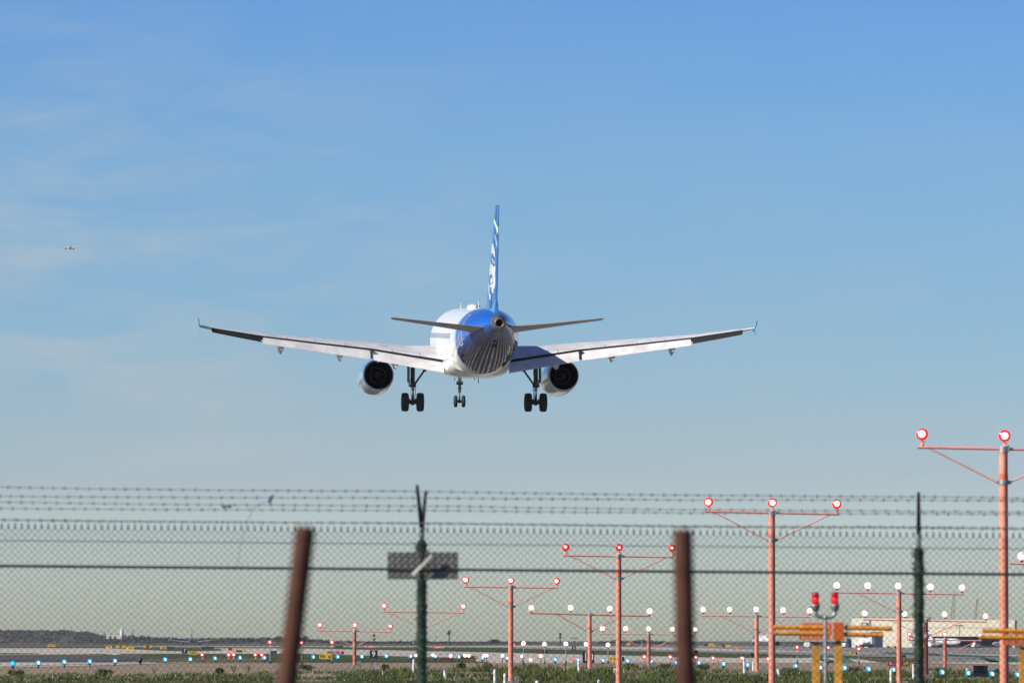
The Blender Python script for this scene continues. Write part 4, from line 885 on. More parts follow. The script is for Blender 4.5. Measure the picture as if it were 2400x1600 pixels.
# ------------------------------------------------------------------ yellow pipe barriers with orange grids, twin red beacon
yel = mat('yellow_pipe_paint', (.84, .33, .04), .55, var=.15, scale=12); wood = mat('ochre_post_paint', (.78, .36, .045), .65, var=.2, scale=6); org_m = mat('orange_box_paint', (.72, .14, .015), .5, var=.12, scale=5); grid_m = mat('orange_grid_paint', (.74, .18, .06), .6, var=.12)
def barrier(label, d, pipes, legs, box, grid, teeth):
    org = Vector((xat(legs[0][0], d), d, ground(d))); t = thing('pipe_barrier', label, 'barrier', org, 'yellow pipe barriers behind the fence')
    for x_0, x_1, y_0, y_1 in pipes:
        b = MB(); b.tube(P(x_0, y_0, d), P(x_1, y_1, d), .029, .029, 14); obj('pipe', b, yel, t, org)
    for xc, w_, ytop in legs:
        ww = w_ / PX(d); zt = zat(ytop, d + .12); b = MB(); b.box((xat(xc, d + .12), d + .12, (zt + ground(d)) / 2), (ww, ww, zt - ground(d))); obj('leg', b, wood, t, org)
        b = MB(); b.box((xat(xc, d + .12), d + .12, zt + .015), (ww * .8, ww * .8, .03)); obj('leg_bracket', b, dkmetal, t, org)
    if box:
        A, B = P(box[0], box[3], d + .03), P(box[1], box[2], d + .03); b = MB(); b.box(((A.x + B.x) / 2, d + .03, (A.z + B.z) / 2), (B.x - A.x, .16, B.z - A.z)); obj('end_box', b, org_m, t, org)
    for (gx0, gx1, gy0, gy1) in grid:
        b = MB(); A, B = P(gx0, gy1, d + .2), P(gx1, gy0, d + .2); b.box(((A.x + B.x) / 2, d + .2, (A.z + B.z) / 2), (B.x - A.x, .03, B.z - A.z)); obj('grid_panel', b, grid_m, t, org)
    for (tx0, tx1, ty0, ty1, n) in teeth:
        for k in range(n):
            A, B = P(lerp(tx0, tx1, (k + .12) / n), ty1, d + .2), P(lerp(tx0, tx1, (k + .88) / n), ty0, d + .2); b = MB(); b.box(((A.x + B.x) / 2, d + .2, (A.z + B.z) / 2), (B.x - A.x, .05, B.z - A.z)); obj('grid_slat', b, grid_m, t, org)
barrier('yellow double pipe barrier with orange end box and two ochre legs', 74.0, [(1813, 1942, 1469, 1470), (1813, 1942, 1483, 1484), (1980, 2092, 1470, 1472.5), (1978, 2070, 1486, 1487.5)], [(1911.5, 17, 1511), (1963.5, 17, 1506)],
        (1954, 1977.5, 1457.5, 1500), [(1880, 1950, 1458.5, 1473), (1874, 1950, 1473.3, 1488)], [(1872, 1948, 1488, 1500, 8)])
barrier('yellow double pipe barrier cut off by the right edge beside the tallest pole', 74.6, [(2303, 2600, 1477, 1480), (2295, 2600, 1492.5, 1496)], [(2396, 17, 1521), (2448, 17, 1518)], None, [(2350, 2480, 1484, 1487)], [(2350, 2480, 1498, 1512, 9)])
d = 72.0; org = Vector((xat(1934, d), d, ground(d))); t = thing('twin_beacon', 'double red obstruction beacon on a forked grey pole', 'beacon', org)
b = MB(); b.tube((org.x, d, org.z), (org.x, d, zat(1447, d)), .022, .022, 12)
for k in range(9): pass
obj('pole', b, galv, t, org)
b = MB()
for sg, cx_, top_ in ((-1, 1911, 1420), (1, 1956.5, 1420)):
    ce = P(cx_, 1437, d); e = Vector((org.x, d, zat(1446, d))); pts = [e + Vector((0, 0, -.01))]
    for k in range(7):
        a = k / 6 * math.pi / 2; pts.append(Vector((e.x + (ce.x - e.x) * math.sin(a), d, e.z + (ce.z - e.z) * (1 - math.cos(a)))))
    pts.append(P(cx_, 1424, d)); b.path(pts, .027, 12)
b.ball((org.x, d, zat(1446, d)), .034); obj('fork', b, galv, t, org)
for cx_ in (1911, 1956.5):
    c = P(cx_, 1402, d); b = MB(); lo = P(cx_, 1418, d)
    b.lathe([(lo.z - .07, .028), (lo.z - .045, .05), (lo.z - .005, .058), (lo.z + .008, .062), (lo.z + .014, .045)], (c.x, d, 0), 'Z', 18); hd = obj('lamp', b, galv, t, org)
    zb_, zt_ = zat(1417, d), zat(1387, d); prof = [(zb_, .044)]
    for k in range(7): z = lerp(zb_, zt_ - .03, k / 6); prof += [(z, .046), (z + .006, .043)]
    prof += [(zt_ - .015, .044), (zt_, .036), (zt_ + .002, .001)]
    b = MB(); b.lathe(prof, (c.x, d, 0), 'Z', 20); obj('red_lens', b, emit('beacon_red_glass', (.30, .002, .008), .55), hd, org)
    b = MB(); b.ball((c.x, d - .02, c.z - .018), (.036, .034, .046), 12, 8); obj('bulb', b, emit('red_filament', (.80, .008, .01), .9), hd, org)

# ------------------------------------------------------------------ simple airliners far away
def small_jet(label, loc, heading, span_m, body_c, tail_c, pitch=0, fin_m=None, rear_eng=False, gear=True, group=None, name='airliner', under=None):
    """an airliner at rest or in flight; +y is the nose, origin under the wheels"""
    k = span_m / 34.0; t = thing(name, label, 'airplane', loc, group, (R(pitch), 0, R(heading)))
    zc = 3.6 * k
    tab = [(16, .1, -.4), (15.3, .8, -.2), (13.5, 1.6, 0), (10.5, 2.0, 0), (-7, 2.0, 0), (-12, 1.6, .35), (-16, .9, .9), (-18.3, .25, 1.2)]
    b = MB(); b.loft([[Vector((r_ * k * math.sin(a), y * k, zc + z * k + r_ * k * math.cos(a))) for a in [2 * math.pi * q / 20 for q in range(20)]] for y, r_, z in tab]); obj('fuselage', b, body_c, t)
    b = MB(); b.loft([[Vector((r_ * 1.01 * k * math.sin(a), y * k, zc + z * k + r_ * 1.01 * k * math.cos(a))) for a in [2 * math.pi * q / 20 for q in range(20)]] for y, r_, z in ((-9.5, 1.8, .17), (-12, 1.6, .35), (-16, .9, .9), (-18.3, .27, 1.2))]); obj('tail_cone', b, tail_c, t)
    for sg in (-1, 1):
        b = MB()
        b.loft([[Vector((sg * x * k, y * k, zc + z * k)) for y, z in ((l, z_), ((l + e) / 2, z_ + th), (e, z_ + .02), ((l + e) / 2, z_ - th))] for x, l, e, z_, th in ((1.2, 5.5, -1.2, -1.1, .35), (6, 3.3, -1.3, -.55, .22), (16.8, -2, -3.4, .6, .07))]); obj('wing', b, white if under is None else under, t)
        b = MB(); b.loft([[Vector((sg * x * k, y * k, zc + z * k)) for y, z in ((l, z_), ((l + e) / 2, z_ + .1), (e, z_), ((l + e) / 2, z_ - .1))] for x, l, e, z_ in ((.5, -13.5, -17.3, 1.0), (6.2, -17, -18.6, 1.5))]); obj('tailplane', b, white if under is None else under, t)
        ex, ey, ez = (5.75, 4.5, -2.1) if not rear_eng else (2.9, -9.5, .8)
        b = MB(); b.lathe([(3.0 * k, .9 * k), (3.2 * k, 1.0 * k), (2 * k, 1.12 * k), (-1 * k, .95 * k), (-1.8 * k, .8 * k)], (sg * ex * k, ey * k, zc + ez * k), 'Y', 20); e_ = obj('engine', b, tail_c if not rear_eng else body_c, t)
        b = MB(); b.lathe([(2.9 * k, .01), (2.9 * k, .92 * k)], (sg * ex * k, ey * k, zc + ez * k), 'Y', 18); obj('fan', b, dark, e_)
        b = MB(); b.lathe([(-1.7 * k, .01), (-1.7 * k, .82 * k)], (sg * ex * k, ey * k, zc + ez * k), 'Y', 18); obj('nozzle', b, dark, e_)
        b = MB(); b.box((sg * (ex if not rear_eng else 1.9) * k, (ey - .5) * k, zc + (ez + 1.2 if not rear_eng else ez) * k), (.3 * k if not rear_eng else 1.6 * k, 4 * k, .9 * k if not rear_eng else .25 * k)); obj('pylon', b, body_c, e_)
        if gear:
            b = MB(); b.tube((sg * 3.7 * k, 0, zc - 1 * k), (sg * 3.7 * k, 0, .5 * k), .14 * k, n=8); g_ = obj('main_gear', b, strut_m, t)
            b = MB(); b.tube((sg * 3.2 * k, 0, .55 * k), (sg * 4.2 * k, 0, .55 * k), .55 * k, n=14); obj('tyre', b, rubber, g_)
    if gear:
        b = MB(); b.tube((0, 12.5 * k, zc - 1.2 * k), (0, 12.5 * k, .4 * k), .12 * k, n=8); b.tube((-.3 * k, 12.5 * k, .4 * k), (.3 * k, 12.5 * k, .4 * k), .4 * k, n=12); obj('nose_gear', b, strut_m, t)
    b = MB(); b.loft([[Vector((x * k, y * k, zc + z * k)) for x, y in ((-th, (l + e) / 2), (0, l), (th, (l + e) / 2), (0, e))] for z, l, e, th in ((1.3, -11.2, -17.2, .3), (3, -12.6, -17.4, .25), (8.2, -16.6, -18.9, .1))]); fo = obj('fin', b, fin_m or tail_c, t)
    if rear_eng:
        pass
    b = MB(); b.loft([[Vector((sx * 1.5 * k * w_, y * k, zc + z * k)) for sx in (-1, 1)] + [Vector((sx * 1.5 * k * w_ * .8, y * k + .3 * k * 0, zc + (z + .5) * k)) for sx in (1, -1)] for y, z, w_ in ((14.75, .35, .75), (13.6, .95, 1.0))]); obj('cockpit_window', b, glass, t)
    return t
def stripes_mat(name, cs, n, axis='Z', scale=1.0):
    m = bpy.data.materials.new(name); m.use_nodes = True; t = m.node_tree; b = t.nodes['Principled BSDF']; b.inputs['Roughness'].default_value = .4
    tc = N(t, 'ShaderNodeTexCoord'); sp_ = N(t, 'ShaderNodeSeparateXYZ'); t.links.new(tc.outputs['Object'], sp_.inputs[0])
    ad = N(t, 'ShaderNodeMath', operation='MULTIPLY_ADD'); t.links.new(sp_.outputs['Y'], ad.inputs[0]); ad.inputs[1].default_value = .35; t.links.new(sp_.outputs['Z'], ad.inputs[2])
    m2 = N(t, 'ShaderNodeMath', operation='MULTIPLY'); t.links.new(ad.outputs[0], m2.inputs[0]); m2.inputs[1].default_value = scale
    fr = N(t, 'ShaderNodeMath', operation='FRACT'); t.links.new(m2.outputs[0], fr.inputs[0])
    cr = N(t, 'ShaderNodeValToRGB'); cr.color_ramp.interpolation = 'CONSTANT'; t.links.new(fr.outputs[0], cr.inputs[0]); t.links.new(cr.outputs[0], b.inputs['Base Color'])
    e = cr.color_ramp.elements; e[0].position = 0; e[0].color = (*cs[0], 1); e[1].position = .5; e[1].color = (*cs[1], 1)
    return m
strp = stripes_mat('blue_striped_fin_paint', [(.03, .07, .25), (.7, .72, .75)], 2, scale=.9)
flag = stripes_mat('blue_red_striped_fin_paint', [(.03, .10, .28), (.72, .70, .72)], 2, scale=.75)
navy = mat('navy_paint', (.02, .05, .18), .3, coat=.5); grey_body = mat('pale_body_paint', (.70, .70, .72), .35, coat=.4, var=.04)
# tiny airplane in the sky at left
pt = P(164.5, 583.5, 7600); small_jet('tiny distant airplane high in the sky at left, seen head on', pt - Vector((0, 0, 2)), 178, 30, white, navy, 2, gear=False, under=mat('sky_faded_wing', (.70, .76, .82), .5, coat=.3))  # fade into the sky is painted into the pale wing colour
# blue jet seen from behind far down the field
d = 3900; small_jet('distant blue tailed jet seen from behind in front of the low hills', Vector((xat(450, d), d, ground(d) - .6)), 4, 32, navy, navy, fin_m=strut_m, under=white)
# jet facing the camera with a striped fin
d = 2700; small_jet('white jet with a striped fin facing us behind the pole with five white lamps', Vector((xat(1787, d), d, ground(d) + .2)), 192, 31, grey_body, navy, fin_m=strp)
# jets in front of the hangar
d = 2330; small_jet('white jet with blue and red striped fin before the hangar, behind the green post', Vector((xat(2172, d), d, ground(d) + .1)), -118, 14, grey_body, grey_body, fin_m=flag)
d = 2000; small_jet('white regional jet with its nose toward us in front of the hangar opening', Vector((xat(2212, d), d, ground(d) + .1)), 212, 19, grey_body, grey_body, rear_eng=True, fin_m=strp)
d = 2250; small_jet('white jet mostly hidden behind the tallest pole at right', Vector((xat(2352, d), d, ground(d) + .1)), 130, 13, grey_body, navy, rear_eng=True)

# ------------------------------------------------------------------ hangar, vehicles, masts
cream = mat('cream_hangar_cladding', (.88, .80, .62), .7, var=.05, scale=.05); navy_door = mat('navy_door_panel', (.03, .035, .07), .6)
def hangar():
    d = 2450; zb = ground(d) - .2; x0_, x1_ = xat(1997, d), xat(2374, d); zt0 = zat(1446, d); org = Vector(((x0_ + x1_) / 2, d, zb)); t = thing('hangar', 'huge cream hangar with dark doorway and long low opening on the right', 'hangar', org, None, (0, 0, R(-12))); t.scale.x = 1.02
    b = MB(); xm = xat(2175, d); zo = zat(1490.5, d); D2 = 7; zr = zat(1452, d)
    b.box(((x0_ + xm) / 2, d + D2 / 2, (zb + zt0) / 2), (xm - x0_, D2, zt0 - zb)); obj('office_block', b, cream, t, org)
    b = MB(); b.box(((xm + x1_) / 2 + .02, d + D2 / 2, (zo + zr) / 2), (x1_ - xm, D2, zr - zo)); b.box((x1_ - .5, d + D2 / 2, (zb + zo) / 2), (1, D2, zo - zb)); obj('hall', b, cream, t, org)
    b = MB(); b.box(((xm + x1_) / 2, d + D2 * .6, (zb + zo) / 2), (x1_ - xm - 2.1, .5, zo - zb - .02)); obj('opening_back_wall', b, navy_door, t, org)
    b = MB(); b.box(((x0_ + xm) / 2, d + D2 / 2, zt0 + .15), (xm - x0_ + .6, D2 + .6, .28)); obj('roof', b, mat('roof_edge', (.6, .55, .42), .7), t, org)
    A, B = P(2041, 1518, d - .1), P(2069, 1480, d - .1); b = MB(); b.box(((A.x + B.x) / 2, d - .1, (zb + B.z) / 2), (B.x - A.x, .2, B.z - zb)); obj('door', b, navy_door, t, org)
    A, B = P(2021, 1467, d - .1), P(2037, 1458, d - .1); b = MB(); b.box(((A.x + B.x) / 2, d - .1, (A.z + B.z) / 2), (B.x - A.x, .2, B.z - A.z)); w_ = obj('window', b, mat('blue_grey_glass', (.12, .15, .22), .3), t, org)
    b = MB()
    for k in range(3): q = lerp(A.x, B.x, (k + 1.4) / 5); b.box((q, d - .23, A.z + .7), (.4, .06, 1.0))
    obj('window_bar', b, cream, w_, org)
    A, B = P(2039, 1468, d - .1), P(2042, 1453, d - .1); b = MB(); b.box(((A.x + B.x) / 2, d - .1, (A.z + B.z) / 2), (B.x - A.x, .25, B.z - A.z)); obj('pilaster', b, mat('grey_trim', (.3, .29, .3), .6), t, org)
    b = MB(); z = zat(1470, d); b.box(((xat(2139, d) + x1_) / 2, d - .06, z), (x1_ - xat(2139, d), .12, .12)); obj('cladding_seam', b, mat('seam_trim', (.42, .38, .3), .7), t, org)
    b = MB(); b.box((xat(2139, d), d - .06, (zb + zat(1470, d)) / 2), (.25, .12, zat(1470, d) - zb)); obj('cladding_seam', b, mat('seam_trim', (.42, .38, .3), .7), t, org)
hangar()
def vehicle(label, px, row, d, L, H, W, m, heading=90, van=False, cat='car'):
    x = xat(px, d); t = thing('van' if van else 'car', label, cat, (x, d, ground(d) + .02), None, (0, 0, R(heading)))
    b = MB(); e = [(-L / 2, .35), (-L / 2, H * .55), (-L * .42, H * .6), (-L * .3, H), (L * .22 if not van else L * .3, H), (L * .36 if not van else L * .42, H * .6), (L / 2, H * .5), (L / 2, .35)]
    b.loft([[Vector((sx * W / 2 * (.9 if z > H * .7 else 1), y, z)) for y, z in e] for sx in (-1, 1)], False); obj('body', b, m, t)
    b = MB(); e2 = [(-L * .36, H * .64), (-L * .28, H * .93), (L * .19 if not van else L * .27, H * .93), (L * .31 if not van else L * .36, H * .64)]
    b.loft([[Vector((sx * (W / 2 * .985), y, z)) for y, z in e2] for sx in (-1, 1)], False); obj('window', b, glass, t)
    for sx in (-1, 1):
        for y in (-L * .3, L * .3):
            b = MB(); b.tube((sx * W * .5, y, .34), (sx * W * .36, y, .34), .34, n=14); obj('wheel', b, rubber, t)
vehicle('white van parked on the apron in front of the hangar opening', 2287, 1521, 2000, 2.9, 1.75, 1.7, white, 120, True, 'van')
vehicle('white pickup seen left of the ochre legs under the pipes', 1891, 1514, 2100, 5.4, 1.9, 2.0, white, 172)
vehicle('white car between the ochre legs and the hangar corner', 1978, 1515, 2100, 5.0, 1.7, 1.9, white, 160)
d = 2300; x = xat(2026, d); t = thing('box_truck', 'white box truck with red marks parked by the dark hangar doorway', 'truck', (x, d, ground(d, x) + .02), None, (0, 0, R(60)))
b = MB(); b.box((0, -.8, 3.0), (2.6, 5.6, 3.8)); obj('cargo_box', b, white, t)
b = MB(); b.loft([[Vector((sx * 1.15, y, z)) for y, z in ((2.1, .5), (4.0, .5), (4.0, 1.5), (3.5, 2.5), (2.1, 2.6))] for sx in (-1, 1)], False); obj('cab', b, white, t)
b = MB(); b.box((-1.32, -.6, 4.2), (.04, 1.6, .7)); obj('side_marking', b, s_red, t); b = MB(); b.box((-1.32, -2.4, 2.0), (.04, .9, .6)); obj('side_marking', b, s_red, t)
for sx in (-1, 1):
    for y in (-2.2, 3.0): b = MB(); b.tube((sx * 1.25, y, .5), (sx * .9, y, .5), .5, n=14); obj('wheel', b, rubber, t)
vehicle('dark tow tractor in front of the white box truck', 2030, 1516, 2200, 4.5, 1.9, 2.2, mat('dark_vehicle_paint', (.03, .03, .04), .4), 90)
d = 2500; b = MB(); b.loft([[Vector((xat(q0, d), d, zat(y_, d))), Vector((xat(q1, d), d, zat(y_, d))), Vector((xat(q1, d), d + .8, zat(y_, d))), Vector((xat(q0, d), d + .8, zat(y_, d)))] for y_, q0, q1 in ((1516, 1987, 1996), (1505, 1985, 1995.5), (1495, 1983, 1991))], False)
tag(obj('tail_fin', b, navy, None), 'navy tail fin of a parked jet at the left corner of the hangar', 'airplane tail')
def mast(name, label, px, y0, y1, d, lattice=False, head=None, cat='mast', lean=0, w=.35, m=None):
    x = xat(px, d); zb, zt = min(ground(d), zat(y1, d)) if not lattice else zat(y1, d), zat(y0, d); m = m or dkmetal; org = Vector((x, d, zb)); t = thing(name, label, cat, org)
    b = MB()
    if lattice:
        w2 = w
        for sx in (-1, 1):
            for sy in (-1, 1): b.tube((x + sx * w2, d + sy * w2, zb), (x + lean + sx * w2 * .5, d + sy * w2 * .5, zt), .09, n=5)
        n = 9
        for k in range(n):
            a, c = k / n, (k + 1) / n
            for sy in (-1, 1): b.tube((x + lean * a - w2 * (1 - a / 2), d + sy * w2, lerp(zb, zt, a)), (x + lean * c + w2 * (1 - c / 2), d + sy * w2, lerp(zb, zt, c)), .06, n=5)
    else: b.tube((x, d, zb), (x, d, zt), w * .5, w * .35, 8)
    obj('shaft', b, m, t, org)
    if head == 'lamps':
        b = MB(); b.box((x, d, zt), (3.2, .4, .2)); obj('crossarm', b, m, t, org)
        for k in (-1.4, -.7, 0, .7, 1.4): b = MB(); b.box((x + k, d - .3, zt + .22), (.45, .35, .3)); obj('floodlight', b, m, t, org)
    if head == 'box':
        b = MB(); b.box((x, d, zt - .5), (1.2, 1.2, 1.3)); b.box((x, d, zt - 2.2), (1.4, 1.4, .9)); obj('lamp_head', b, m, t, org)
    if head == 'tank':
        b = MB(); b.lathe([(zt - 9, .4), (zt - 7.5, 1.7), (zt - 1, 1.8), (zt, .4)], (x, d, 0), 'Z', 16); obj('tank', b, white, t, org)
crane_m = mat('brown_crane_steel', (.28, .19, .14), .6)
mast('crane', 'left of two slim lattice cranes standing behind the hangar roof', 2231, 1386, 1448, 2560, True, cat='crane', lean=1.0, w=.7, m=crane_m)
mast('crane', 'right of two slim brown cranes standing behind the hangar roof, leaning', 2284, 1401, 1450, 2560, True, cat='crane', lean=1.2, w=.45, m=crane_m)
mast('light_mast', 'floodlight mast on the apron in front of the hangar', 2248, 1466, 1500, 2300, head='lamps', cat='light mast', w=.3)
mast('light_mast', 'small flood light mast on the horizon between white lamp posts', 1346, 1495, 1508, 3200, head='lamps', cat='light mast', w=.3)
mast('light_mast', 'dark twin headed mast on the horizon left of the small floodlight mast', 1313, 1483, 1507, 3000, head='box', cat='light mast', w=.5)
mast('light_mast', 'dark headed mast above the 9 sign left of the green fence post', 877, 1486, 1503, 3000, head='box', cat='light mast', w=.5)
mast('antenna_mast', 'thin grey mast on the skyline right of the beige building', 312, 1473, 1495, 5300, cat='mast', w=.9, m=mat('grey_mast', (.15, .15, .17), .7))
mast('antenna_mast', 'thin grey mast on the skyline left of the beige building', 245, 1477, 1492, 5300, cat='mast', w=.9, m=mat('grey_mast', (.15, .15, .17), .7))
mast('antenna_mast', 'short pale mast in front of trees near the right rusty post', 1504, 1495, 1511, 2600, cat='mast', w=.35, m=galv)
d = 5500
def block(name, label, px0, px1, y0, y1, d, m, cat='building', bits=()):
    A, B = P(px0, y1, d), P(px1, y0, d); org = Vector(((A.x + B.x) / 2, d, A.z)); t = thing(name, label, cat, org)
    b = MB(); b.box(((A.x + B.x) / 2, d + 6, (A.z + B.z) / 2), (B.x - A.x, 12, B.z - A.z)); obj('wall', b, m, t, org)
    for nm, q0, q1, r0, r1, mm in bits:
        a, c = P(q0, r1, d - .2), P(q1, r0, d - .2); b = MB(); b.box(((a.x + c.x) / 2, d - .2, (a.z + c.z) / 2), (c.x - a.x, .4, c.z - a.z)); obj(nm, b, mm, t, org)
    return t
cream2 = mat('pale_building_wall', (.80, .72, .58), .8, var=.08, scale=.1)
block('building', 'beige flat roofed building on the far rise at left', 249, 284, 1483.5, 1496, 5450, cream2, bits=(('roof', 248.5, 284.5, 1483, 1484, white), ('door', 256, 260, 1489, 1496, mat('shrub_dark', (.05, .06, .05), .9)), ('door', 267, 271, 1490, 1496, mat('shrub_dark', (.05, .06, .05), .9))))
block('building', 'long white and red roofed row on top of the dark hill', 12, 56, 1474.5, 1482, 5960, mat('white_far_wall', (.72, .66, .64), .8), bits=(('roof', 12, 22, 1474, 1476, s_org), ('roof', 36, 56, 1475, 1477, mat('brown_roof', (.25, .17, .14), .8)), ('window', 33, 36, 1476.5, 1480, dark)))
block('building', 'little white block on top of the dark hill', 141, 144.5, 1472.5, 1482, 5960, white, bits=(('window', 142, 143, 1475, 1476, dark),))
mast('water_tower', 'white tank on a mast above the beige building', 286.5, 1472.5, 1494, 5440, head='tank', cat='water tower', w=1.2, m=mat('grey_mast', (.15, .15, .17), .7))

# ------------------------------------------------------------------ hills and vegetation
def hill(name, tab, d0, d1, m, rough=1.5):
    """ridge: tab of (px, crest row) at the far distance d1, rising from the plain at d0"""
    b = MB(); rows = [0, .15, .35, .55, .75, .9, 1.0, 1.2, 1.5]; x = tab[0][0]; cols_ = []
    while x <= tab[-1][0]: cols_.append(x); x += 6
    for px in cols_:
        zt = zat(interp(px, tab)[0], d1)
        for f in rows:
            d = d0 + (d1 - d0) * f; h = math.sin(min(1, f) * math.pi / 2) ** 1.2 if f <= 1 else max(0, 1 - (f - 1) * 1.6)
            xx = xat(px, d1); base = ground(d) - .5; z = base + (zt - base) * h
            z += mnoise.noise(Vector((xx * .03, d * .01, 1.3))) * rough * h * (0.3 if f == 1 else 1); b.v.append(Vector((xx, d, z)))
    n = len(rows); b.f = [(i * n + j, (i + 1) * n + j, (i + 1) * n + j + 1, i * n + j + 1) for i in range(len(cols_) - 1) for j in range(n - 1)]; b.sm = [True] * len(b.f)
    return tag(obj(name, b, m), kind='structure')
hill_m = mat('scrub_hillside', (.075, .072, .065), .95, var=.3, scale=.02, col2=(.19, .15, .11), detail=8, spec=.1)
LT = [(-400, 1477), (0, 1479), (60, 1480), (140, 1479.5), (180, 1479), (210, 1483.5), (240, 1488), (262, 1491.5), (300, 1493), (360, 1497), (420, 1499), (620, 1499), (640, 1497), (700, 1497), (730, 1499), (780, 1503), (860, 1504), (1000, 1504.5), (1240, 1506)]
hill('hill', LT, 5300, 6000, hill_m)
RT = [(1400, 1507), (1440, 1504), (1500, 1503), (1600, 1506), (1800, 1510), (1900, 1507), (2000, 1508), (2800, 1508)]
hill('hill', RT, 5300, 6000, hill_m, .8)
leaf_far = mat('far_foliage', (.055, .065, .06), .95, var=.3, scale=.15, col2=(.085, .08, .06), spec=.1)
leaf_far2 = mat('dark_far_foliage', (.050, .058, .062), .95, var=.25, scale=.03, spec=.05, col2=(.12, .105, .085))
def leaves(b, c, r, n, size, flat=.75):
    for _ in range(n):
        while True:
            q = Vector((random.uniform(-1, 1), random.uniform(-1, 1), random.uniform(-1, 1)))
            if q.length <= 1 and random.random() < .35 + .65 * q.length: break
        k = 1 + .25 * mnoise.noise(q * 2 + c * .05)
        p = c + Vector((q.x * r[0] * k, q.y * r[1] * k, q.z * r[2] * k)); u = Vector((random.uniform(-1, 1), random.uniform(-1, 1), random.uniform(-.6, .6))).normalized(); w = u.orthogonal().normalized(); w = (w + u.cross(w) * random.uniform(-1, 1)).normalized(); s_ = size * random.uniform(.5, 1.3)
        b.add([p - u * s_, p + w * s_ * flat, p + u * s_, p - w * s_ * flat], [(0, 1, 2, 3)])
random.seed(21)
b = MB()                                            # scrub and woods covering the hillside: one mass
for _ in range(1500):
    px = random.uniform(-60, 640); f = random.random() ** .8; d = 5250 + 740 * f; zt = zat(interp(px, LT)[0], 6000); h = math.sin(f * math.pi / 2) ** 1.2; base = ground(d) - .5
    if mnoise.noise(Vector((px * .03, f * 5, 4))) < -.18: continue
    z = base + (zt - base) * h; r_ = random.uniform(2, 4.2); leaves(b, Vector((xat(px, 6000), d, z + r_ * .15)), (r_ * 1.4, r_ * 1.4, r_ * .5), 22, .85)
tag(obj('far_woodland', b, leaf_far2), kind='stuff')
b = MB(); px = 310
while px < 1260:                                    # hedge line on the low skyline
    top = interp(px, LT)[0]; d = 5150 + random.uniform(-80, 80); h = random.uniform(1.0, 2.4) * (1.35 if px < 720 else .7 if px < 1000 else .45)
    leaves(b, P(px, min(1506, top + 1.0), d), (random.uniform(3, 6), 4, h), 22, 1.1); px += random.uniform(3, 8)
px = 1410
while px < 1560 or 1830 < px < 2000:
    leaves(b, P(px, interp(px, RT)[0] + .5, 5150), (random.uniform(3, 6), 4, random.uniform(1, 2.2)), 22, 1.1); px += random.uniform(3, 8)
    if 1560 <= px < 1830: px = 1831
tag(obj('hedge_line', b, leaf_far), kind='stuff')
def tree(label, px, top, base, w_px, d, group='trees on the far skyline', n=260, lm=None):
    c = P(px, base, d); zt = zat(top, d); H = zt - c.z; wr_ = w_px / PX(d) / 2; org = c; t = thing('tree', label, 'tree', org, group)
    b = MB(); b.tube(c - Vector((0, 0, 1.5)), c + Vector((0, 0, H * .55)), wr_ * .09, wr_ * .05, 7)
    for k in range(4): a = k * 1.6; b.tube(c + Vector((0, 0, H * .3)), c + Vector((math.cos(a) * wr_ * .5, math.sin(a) * wr_ * .5, H * .65)), wr_ * .04, wr_ * .02, 5)
    obj('trunk', b, mat('far_bark', (.08, .06, .05), .9), t, org)
    b = MB()
    for k in range(6): leaves(b, c + Vector((random.uniform(-.55, .55) * wr_, random.uniform(-.4, .4) * wr_, H * random.uniform(.4, .72))), (wr_ * .55, wr_ * .55, H * .32), n // 6, max(.35, wr_ * .13))
    obj('crown', b, lm or leaf_far, t, org)
tree('broad dark dome shaped tree alone on the skyline left of a salmon pole', 1158, 1497, 1507, 28, 4400, n=420, lm=leaf_far2)
tree('small dark square bush on the skyline left of the dome tree', 1130, 1503.5, 1509, 8, 4200)
tree('dark rounded tree on the skyline left of the left rusty post', 653, 1489, 1503, 22, 4700, lm=leaf_far2)
tree('dark rounded tree showing right of the left rusty post', 712, 1487.5, 1503, 20, 4700, lm=leaf_far2)
tree('low dark tree above the brace of the 9 sign pole', 818, 1499.5, 1507, 15, 4700)
tree('rounded dark tree left of the right rusty post', 1504, 1496, 1508, 18, 4700, lm=leaf_far2)
tree('dark tree on the skyline right of the grey mast', 330, 1487, 1500, 12, 4900, lm=leaf_far2)
tree('small tree on the low skyline left of the blue jet', 390, 1492.5, 1503, 12, 4900)
tree('tree close left of the parked blue jet', 424, 1494, 1504, 10, 4800)
tree('tree on the skyline right of the parked blue jet', 470, 1493, 1504, 14, 4800)
tree('tree clump centred between the low red lamps on the skyline', 550, 1492, 1504, 16, 4800)
tree('wide tree near the left rusty post at the skyline', 588, 1491.5, 1504, 18, 4800, lm=leaf_far2)
def palm(label, px, top, crown_row, base, r_px, d, nf):
    c = P(px, base, d); zc = zat(crown_row, d); r_ = r_px / PX(d); org = c; t = thing('palm_tree', label, 'palm tree', org, 'palm trees on the skyline')
    b = MB(); b.tube(c - Vector((0, 0, 1)), (c.x, d, zc), r_ * .17, r_ * .12, 9); obj('trunk', b, mat('palm_trunk', (.07, .06, .05), .9), t, org)
    b = MB()
    for k in range(nf):
        a = random.uniform(0, 6.28); el_ = random.uniform(-.5, 1.35); v = Vector((math.cos(a) * math.cos(el_), math.sin(a) * math.cos(el_), math.sin(el_))); L = r_ * random.uniform(.85, 1.1); pts = []
        for j in range(5): f = j / 4; pts.append(Vector((c.x, d, zc)) + v * L * f - Vector((0, 0, L * .38 * f * f)))
        sd = v.cross(Vector((0, 0, 1))).normalized() * r_ * .07
        for p_, q_, w0, w1 in zip(pts, pts[1:], (.5, 1, 1, .7), (1, 1, .7, .1)): b.add([p_ - sd * w0, p_ + sd * w0, q_ + sd * w1, q_ - sd * w1], [(0, 1, 2, 3)])
    obj('crown', b, leaf_far2, t, org)
